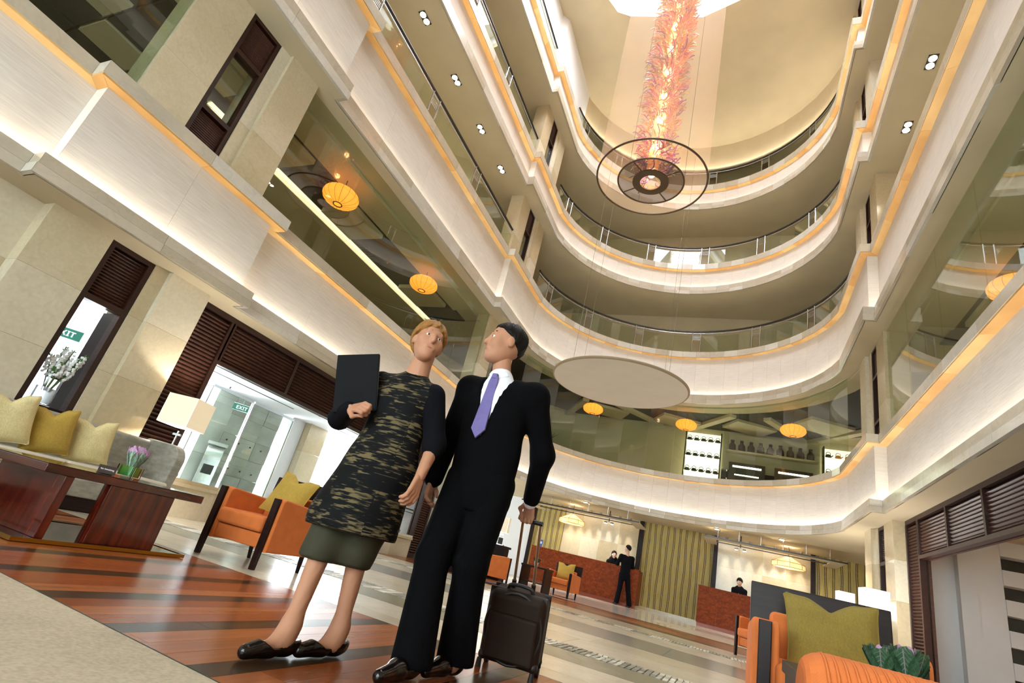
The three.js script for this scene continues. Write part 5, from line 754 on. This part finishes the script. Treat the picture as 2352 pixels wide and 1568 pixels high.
function person(o) {
  const g = thing('person', o.label, 'person', o.pos, o.turn || 0, o.group); const J = o.j, h = o.cell || 0.013, geos = [];
  const limb = (...q) => o.thin ? q : q;
  const body = [cap(J.pel, J.chest, 0.10, 0.105, 1.25), cap(J.chest, J.neck, 0.09, 0.05, 1.2), cap(J.neck, [J.head[0], J.head[1] - 0.06, J.head[2] - 0.01], 0.052, 0.05)];
  for (const s of ['R', 'L']) { body.push(cap(J['sh' + s], J['el' + s], 0.042, 0.036), cap(J['el' + s], J['wr' + s], 0.036, 0.024), cap(J.chest, J['sh' + s], 0.07, 0.045)); if (J['hip' + s]) body.push(cap(J['hip' + s], J['kn' + s], 0.072, 0.048), cap(J['kn' + s], J['an' + s], 0.047, 0.031), cap(J['an' + s], [J['an' + s][0], 0.05, J['an' + s][2] + 0.02], 0.031, 0.032), cap([J['an' + s][0], 0.05, J['an' + s][2] + 0.02], [J['an' + s][0], 0.034, J['an' + s][2] + 0.12], 0.030, 0.022)); }
  geos.push(flesh(body, 0.05, h));
  const hq = new THREE.Quaternion().setFromEuler(new THREE.Euler(o.headRot[0], o.headRot[1], o.headRot[2], 'YXZ')), hm = new THREE.Matrix4().compose(V(...J.head), hq, V(1, 1, 1).multiplyScalar(o.headSize || 1));
  const hd = surfaceNet(headField(o.woman ? 0.95 : 1), [-0.11, -0.15, -0.13], [0.11, 0.15, 0.13], o.cell > 0.015 ? 0.006 : 0.0042); hd.applyMatrix4(hm); geos.push(hd);
  for (const s of ['R', 'L']) if (o['hand' + s]) { const q = o['hand' + s]; geos.push(flesh(handPrims(J['wr' + s], q.dir, q.n, q.curl, s === 'L' ? 1 : -1, q.open || 0), 0.008, 0.0036)); }
  for (const q of geos) q.deleteAttribute('uv');
  part(g, 'body', mergeGeometries(geos), o.skin);
  const face = (name, geo, m) => { geo.applyMatrix4(hm); part(g, name, geo, m); };
  face('hair', hairGeo(o.hair), o.hairMat);
  for (const s of [-1, 1]) { face('eye', sph(0.0105, 12, 8).scale(1, 0.72, 1).translate(s * 0.031, 0.007, 0.0735), MAT.eye); face('iris', sph(0.0056, 10, 8).translate(s * 0.031, 0.007, 0.0795), MAT.iris); face('eyebrow', rod([s * 0.018, 0.036, 0.084], [s * 0.047, 0.034, 0.073], 0.0038, 6), o.hairMat); }
  face('lips', new THREE.SphereGeometry(1, 14, 8).scale(0.021, 0.007, 0.009).translate(0, -0.062, 0.081), MAT.lips);
  return g;
}
// --- man in a dark suit ---
{
  const J = { pel: [0, 0.84, 0], chest: [-0.01, 1.16, 0], neck: [-0.03, 1.37, -0.01], head: [-0.05, 1.592, 0.02], shR: [-0.20, 1.325, -0.01], shL: [0.185, 1.32, -0.01], elR: [-0.26, 1.05, -0.03], wrR: [-0.24, 0.81, 0.05], elL: [0.245, 1.05, -0.14], wrL: [0.165, 0.835, -0.325], hipR: [-0.085, 0.84, 0], knR: [-0.075, 0.46, 0.14], anR: [0.0, 0.10, 0.23], hipL: [0.085, 0.84, 0], knL: [0.07, 0.46, 0.03], anL: [0.05, 0.10, -0.08] };
  const p = person({ label: 'man in a black suit pulling a suitcase and turning to the woman', pos: [-1.16, 0, -2.42], j: J, skin: MAT.skin, hair: 'short', hairMat: MAT.hairdark, headRot: [-0.10, -0.85, 0.05], headSize: 1.06, handL: { dir: [-0.12, -0.9, -0.42], n: [0.2, 0.3, -0.9], curl: 1.25 }, handR: { dir: [0.05, -1, 0.15], n: [-1, 0, 0.1], curl: 0.5 } });
  const tr = [cap([0, 0.87, 0], [0, 0.80, 0], 0.145, 0.15, 1.3)]; for (const s of ['R', 'L']) tr.push(cap(J['hip' + s], J['kn' + s], 0.098, 0.078), cap(J['kn' + s], [J['an' + s][0], 0.06, J['an' + s][2] - 0.01], 0.076, 0.088)); part(p, 'trousers', flesh(tr, 0.03, 0.011, (x, y, z, d) => Math.max(d, 0.045 - y)), MAT.suit);
  const jk = [cap([0, 0.78, 0], [0, 0.98, 0], 0.178, 0.163, 1.45), cap([0, 0.98, 0], [-0.01, 1.22, 0], 0.163, 0.185, 1.5), cap(J.shR, J.shL, 0.072, 0.072), cap(J.shR, J.elR, 0.068, 0.058), cap(J.elR, J.wrR, 0.058, 0.046), cap(J.shL, J.elL, 0.068, 0.058), cap(J.elL, [0.17, 0.85, -0.315], 0.058, 0.046)];
  const V0 = (x, y, z, d) => { let e = Math.max(d, 0.69 - y); const w = 0.075 * (y - 1.03) / 0.32; if (z > 0) e = Math.max(e, Math.min(0.03, (w - Math.abs(x + 0.015)) * 0.9)); return e; };
  part(p, 'jacket', flesh(jk, 0.04, 0.0105, V0), MAT.suit);
  part(p, 'shirt', flesh([cap([0, 1.0, 0], [-0.01, 1.22, 0], 0.145, 0.168, 1.5), cap([-0.02, 1.30, -0.005], [-0.03, 1.40, 0.0], 0.085, 0.064)], 0.05, 0.011), MAT.shirt);
  part(p, 'shirt_cuff', flesh([cap([0.172, 0.86, -0.30], [0.163, 0.825, -0.328], 0.038, 0.034)], 0.01, 0.006), MAT.shirt);
  const ts = new THREE.Shape([[-0.016, 0], [0.016, 0], [0.022, -0.03], [0.036, -0.30], [0, -0.345], [-0.036, -0.30], [-0.022, -0.03]].map(q => new THREE.Vector2(...q))); part(p, 'tie', new THREE.ExtrudeGeometry(ts, { depth: 0.008, bevelEnabled: true, bevelSize: 0.003, bevelThickness: 0.003, bevelSegments: 2 }), MAT.tie, [-0.022, 1.375, 0.085], [-0.13, 0, 0]);
  part(p, 'tie_knot', rbox(0.034, 0.034, 0.022, 0.008), MAT.tie, [-0.024, 1.378, 0.088], [-0.13, 0, 0]);
  for (const s of [-1, 1]) { const cs = new THREE.Shape([[0.008, -0.005], [0.062, 0.04], [0.05, 0.055], [0.01, 0.03]].map(q => new THREE.Vector2(s * q[0], q[1]))); part(p, 'collar', new THREE.ExtrudeGeometry(cs, { depth: 0.005, bevelEnabled: true, bevelSize: 0.003, bevelThickness: 0.002, bevelSegments: 1 }), MAT.shirt, [-0.026, 1.372, 0.082], [-0.25, s * 0.55, 0]); }
  part(p, 'shoe', shoeGeo(J.anR, [0.0, 0, 0.44]), MAT.shoe); part(p, 'shoe', shoeGeo(J.anL, [0.03, 0, 0.13]), MAT.shoe);
}
// --- woman with a folder ---
{
  const J = { pel: [0.0, 0.78, 0], chest: [0, 1.05, 0], neck: [0.03, 1.235, 0.0], head: [0.055, 1.43, 0.025], shR: [-0.165, 1.20, 0.0], shL: [0.155, 1.165, -0.01], elR: [-0.285, 0.97, 0.07], wrR: [-0.15, 1.0, 0.175], elL: [0.215, 0.94, -0.05], wrL: [0.25, 0.77, 0.05], hipR: [-0.075, 0.76, 0], knR: [-0.05, 0.43, 0.15], anR: [0.0, 0.105, 0.245], hipL: [0.075, 0.76, 0], knL: [0.055, 0.42, 0.04], anL: [0.05, 0.105, 0.0] };
  const p = person({ woman: true, label: 'woman in a dark patterned coat holding a black folder', pos: [-1.53, 0, -2.1], j: J, skin: MAT.skin, hair: 'up', hairMat: MAT.hairblond, headRot: [-0.12, 0.85, -0.12], headSize: 0.98, handR: { dir: [1, 0.12, 0.3], n: [0.1, 0.6, 0.8], curl: 1.35 }, handL: { dir: [0.1, -1, 0.35], n: [1, 0.1, 0.1], curl: 0.55 } });
  const ct = [cap([-0.01, 0.52, 0.06], [0, 0.78, 0.01], 0.212, 0.172, 1.08), cap([0, 0.78, 0.01], [0, 0.93, 0], 0.172, 0.142, 1.35), cap([0, 0.93, 0], [0, 1.10, 0], 0.142, 0.150, 1.4), cap(J.shR, J.shL, 0.058, 0.058), cap([0.015, 1.17, -0.005], [0.03, 1.235, -0.01], 0.075, 0.058)];
  part(p, 'coat', flesh(ct, 0.05, 0.0105, (x, y, z, d) => Math.max(d, 0.475 - y)), MAT.dress);
  const sl = s => [cap(J['sh' + s], J['el' + s], 0.06, 0.052), ...(s === 'R' ? [cap(J.elR, [-0.17, 0.995, 0.16], 0.052, 0.042)] : [cap(J.elL, [0.225, 0.90, -0.03], 0.05, 0.045)])];
  for (const s of ['R', 'L']) part(p, 'sleeve', flesh(sl(s), 0.03, 0.009), MAT.suit2);
  part(p, 'skirt', flesh([cap([0, 0.62, 0.02], [0.0, 0.56, 0.04], 0.16, 0.15, 1.2), cap([-0.065, 0.62, 0.07], [-0.045, 0.37, 0.165], 0.105, 0.085), cap([0.06, 0.60, 0.02], [0.045, 0.37, 0.05], 0.10, 0.08), cap([-0.045, 0.40, 0.13], [0.045, 0.40, 0.06], 0.08, 0.08)], 0.03, 0.011, (x, y, z, d) => Math.max(d, 0.345 - y)), MAT.skirt);
  part(p, 'shoe', shoeGeo(J.anR, [0.0, 0, 0.43], 1), MAT.shoe); part(p, 'shoe', shoeGeo(J.anL, [0.035, 0, 0.19], 1), MAT.shoe);
  const f = thing('folder', 'black folder held in the crook of the arm of the woman', 'folder', [-1.715, 1.135, -1.945], 0.35); f.rotation.z = 0.22; f.rotation.x = 0.08; part(f, 'cover', rbox(0.21, 0.29, 0.018, 0.004), MAT.folder); part(f, 'page_edge', box(0.196, 0.276, 0.012), M({ color: 0x2a2826, roughness: 0.8 }), [0.008, 0, 0]);
}
// --- trolley suitcase ---
{
  const s = thing('suitcase', 'brown wheeled cabin suitcase pulled by the man', 'suitcase', [-1.02, 0, -3.0], 0.15);
  const t = new THREE.Group(); t.name = 'shell'; t.rotation.x = 0.16; t.position.y = 0.035; t.scale.set(0.88, 0.92, 0.88); s.add(t);
  part(t, 'body', rbox(0.355, 0.385, 0.2, 0.05, 4), MAT.caseshell, [0, 0.2, 0]); part(t, 'front_pocket', rbox(0.30, 0.24, 0.04, 0.018, 3), MAT.caseshell, [0, 0.155, 0.105]); part(t, 'zip_band', tor(0.1, 0.004, 24, 6).scale(1.72, 1.86, 1), MAT.casetrim, [0, 0.2, 0.09]); part(t, 'piping', rbox(0.362, 0.39, 0.014, 0.006, 2), MAT.casetrim, [0, 0.2, 0.055]); part(t, 'piping', rbox(0.362, 0.39, 0.014, 0.006, 2), MAT.casetrim, [0, 0.2, -0.055]);
  part(t, 'top_handle', tube([[-0.08, 0.39, 0.04], [-0.07, 0.415, 0.045], [0.07, 0.415, 0.045], [0.08, 0.39, 0.04]], 0.011, 16, 8), MAT.casetrim); for (const x of [-0.155, 0.155]) for (const z of [0.07, -0.07]) part(t, 'corner_guard', sph(0.028, 12, 8), MAT.casetrim, [x, 0.035, z]);
  const hd = new THREE.Group(); hd.name = 'telescopic_handle'; s.add(hd); const A = [[-0.055, 0.40, 0.03], [0.055, 0.40, 0.03]], B = [[-0.05, 0.735, 0.17], [0.05, 0.735, 0.17]]; for (let i = 0; i < 2; i++) { part(hd, 'rod', rod(A[i], B[i], 0.008, 8), M({ color: 0xa08a6c, metalness: 0.8, roughness: 0.3 })); part(hd, 'socket', rod(A[i], [mix(A[i][0], B[i][0], 0.1), mix(A[i][1], B[i][1], 0.1), mix(A[i][2], B[i][2], 0.1)], 0.013, 8), MAT.casetrim); } part(hd, 'grip', rod([-0.062, 0.74, 0.172], [0.062, 0.74, 0.172], 0.0125, 10), MAT.casetrim);
  for (const x of [-0.14, 0.14]) { part(s, 'wheel', cyl(0.025, 0.025, 0.022, 18), MAT.black, [x, 0.025, -0.075], [0, 0, Math.PI / 2]); part(s, 'foot', cyl(0.012, 0.016, 0.04, 10), MAT.black, [x, 0.02, 0.1]); }
}
// --- people at reception ---
const standing = (o = {}) => ({ pel: [0, 0.92, 0], chest: [0, 1.24, 0], neck: [0, 1.47, -0.01], head: [0, 1.68, 0.02], shR: [-0.19, 1.42, 0], shL: [0.19, 1.42, 0], elR: [-0.24, 1.14, 0.02], wrR: [-0.2, 0.92, 0.12], elL: [0.24, 1.14, 0.02], wrL: [0.2, 0.92, 0.12], hipR: [-0.09, 0.9, 0], knR: [-0.1, 0.5, 0.02], anR: [-0.11, 0.1, 0], hipL: [0.09, 0.9, 0], knL: [0.1, 0.5, 0.02], anL: [0.11, 0.1, 0], ...o });
function suited(o) {
  const J = o.j, p = person({ cell: 0.02, ...o }); const q = 0.018;
  if (!o.half) { const tr = [cap([0, 0.95, 0], [0, 0.88, 0], 0.14, 0.14, 1.3)]; for (const s of ['R', 'L']) tr.push(cap(J['hip' + s], J['kn' + s], 0.095, 0.075), cap(J['kn' + s], [J['an' + s][0], 0.06, J['an' + s][2]], 0.074, 0.08)); part(p, 'trousers', flesh(tr, 0.03, q, (x, y, z, d) => Math.max(d, 0.05 - y)), MAT.suit2); for (const s of ['R', 'L']) part(p, 'shoe', shoeGeo(J['an' + s], [J['an' + s][0] + (o.toe || 0), 0, J['an' + s][2] + 0.2]), MAT.shoe); }
  else { const tr = [cap([0, 0.95, 0], [0, 0.85, 0], 0.14, 0.15, 1.3)]; for (const s of ['R', 'L']) tr.push(cap(J['hip' + s], J['kn' + s], 0.095, 0.075), cap(J['kn' + s], [J['an' + s][0], 0.06, J['an' + s][2]], 0.07, 0.06)); part(p, 'trousers', flesh(tr, 0.03, q), MAT.suit2); }
  const k = o.woman ? 0.88 : 1; const jk = [cap([0, 0.82, 0], [0, 1.05, 0], 0.165 * k, 0.15 * k, 1.4), cap([0, 1.05, 0], [0, 1.30, 0], 0.15 * k, 0.178 * k, 1.45), cap(J.shR, J.shL, 0.07 * k), cap(J.shR, J.elR, 0.066 * k, 0.056), cap(J.elR, J.wrR, 0.056, 0.044), cap(J.shL, J.elL, 0.066 * k, 0.056), cap(J.elL, J.wrL, 0.056, 0.044)];
  part(p, 'jacket', flesh(jk, 0.04, q, (x, y, z, d) => { let e = Math.max(d, 0.76 - y); const w = 0.07 * (y - 1.15) / 0.3; if (z > 0.02) e = Math.max(e, Math.min(0.03, w - Math.abs(x))); return e; }), MAT.suit2);
  part(p, 'shirt', flesh([cap([0, 1.1, 0], [0, 1.3, 0], 0.13 * k, 0.155 * k, 1.5), cap([0, 1.38 - (o.half ? 0.14 : 0), 0], [0, 1.465 - (o.half ? 0.15 : 0), 0.0], 0.075, 0.06)], 0.04, q), o.woman ? MAT.suit2 : MAT.shirt); return p;
}
suited({ label: 'man in a dark suit leaning on the long reception desk', pos: [-2.98, 0, -18.12], turn: -2.55, j: standing({ elR: [-0.27, 1.18, 0.08], wrR: [-0.16, 1.16, 0.26], elL: [0.27, 1.18, 0.08], wrL: [0.14, 1.16, 0.28], anR: [-0.22, 0.1, -0.12], anL: [0.16, 0.1, 0.0], knR: [-0.16, 0.5, -0.03] }), skin: MAT.skinpale, hair: 'short', hairMat: MAT.hairdark, headRot: [0.0, 0.5, 0], handR: { dir: [0.5, 0.1, 1], n: [0, 1, 0], curl: 0.4 }, handL: { dir: [-0.5, 0.1, 1], n: [0, 1, 0], curl: 0.4 } });
const low = y => { const o = standing(); const r = {}; for (const k in o) r[k] = [o[k][0] * 0.92, o[k][1] * y, o[k][2]]; return r; };
const hJ = { handR: { dir: [0.1, -0.6, 0.6], n: [0, 1, 0.3], curl: 0.4 }, handL: { dir: [-0.1, -0.6, 0.6], n: [0, 1, 0.3], curl: 0.4 } };
suited({ woman: true, half: true, label: 'smiling receptionist with dark hair behind the long desk', pos: [-3.68, 0, -19.62], turn: 0.2, j: standing({ head: [0, 1.49, 0.02], neck: [0, 1.30, -0.01], chest: [0, 1.1, 0], shR: [-0.165, 1.24, 0], shL: [0.165, 1.24, 0], elR: [-0.2, 1.0, 0.04], wrR: [-0.14, 0.93, 0.2], elL: [0.2, 1.0, 0.04], wrL: [0.14, 0.93, 0.2] }), skin: MAT.skinpale, hair: 'bob', hairMat: MAT.hairdark, headRot: [0, 0.15, 0], ...hJ });
suited({ woman: true, half: true, label: 'receptionist with tied back hair looking down behind the shorter desk', pos: [0.37, 0, -20.12], turn: -0.15, j: standing({ head: [0, 1.545, 0.04], neck: [0, 1.36, -0.01], chest: [0, 1.15, 0], shR: [-0.175, 1.30, 0], shL: [0.175, 1.30, 0], elR: [-0.2, 1.04, 0.04], wrR: [-0.14, 0.96, 0.2], elL: [0.2, 1.04, 0.04], wrL: [0.14, 0.96, 0.2] }), skin: MAT.skinpale, hair: 'up', hairMat: MAT.hairdark, headRot: [0.3, -0.1, 0], ...hJ });
renderer.render(scene, camera);
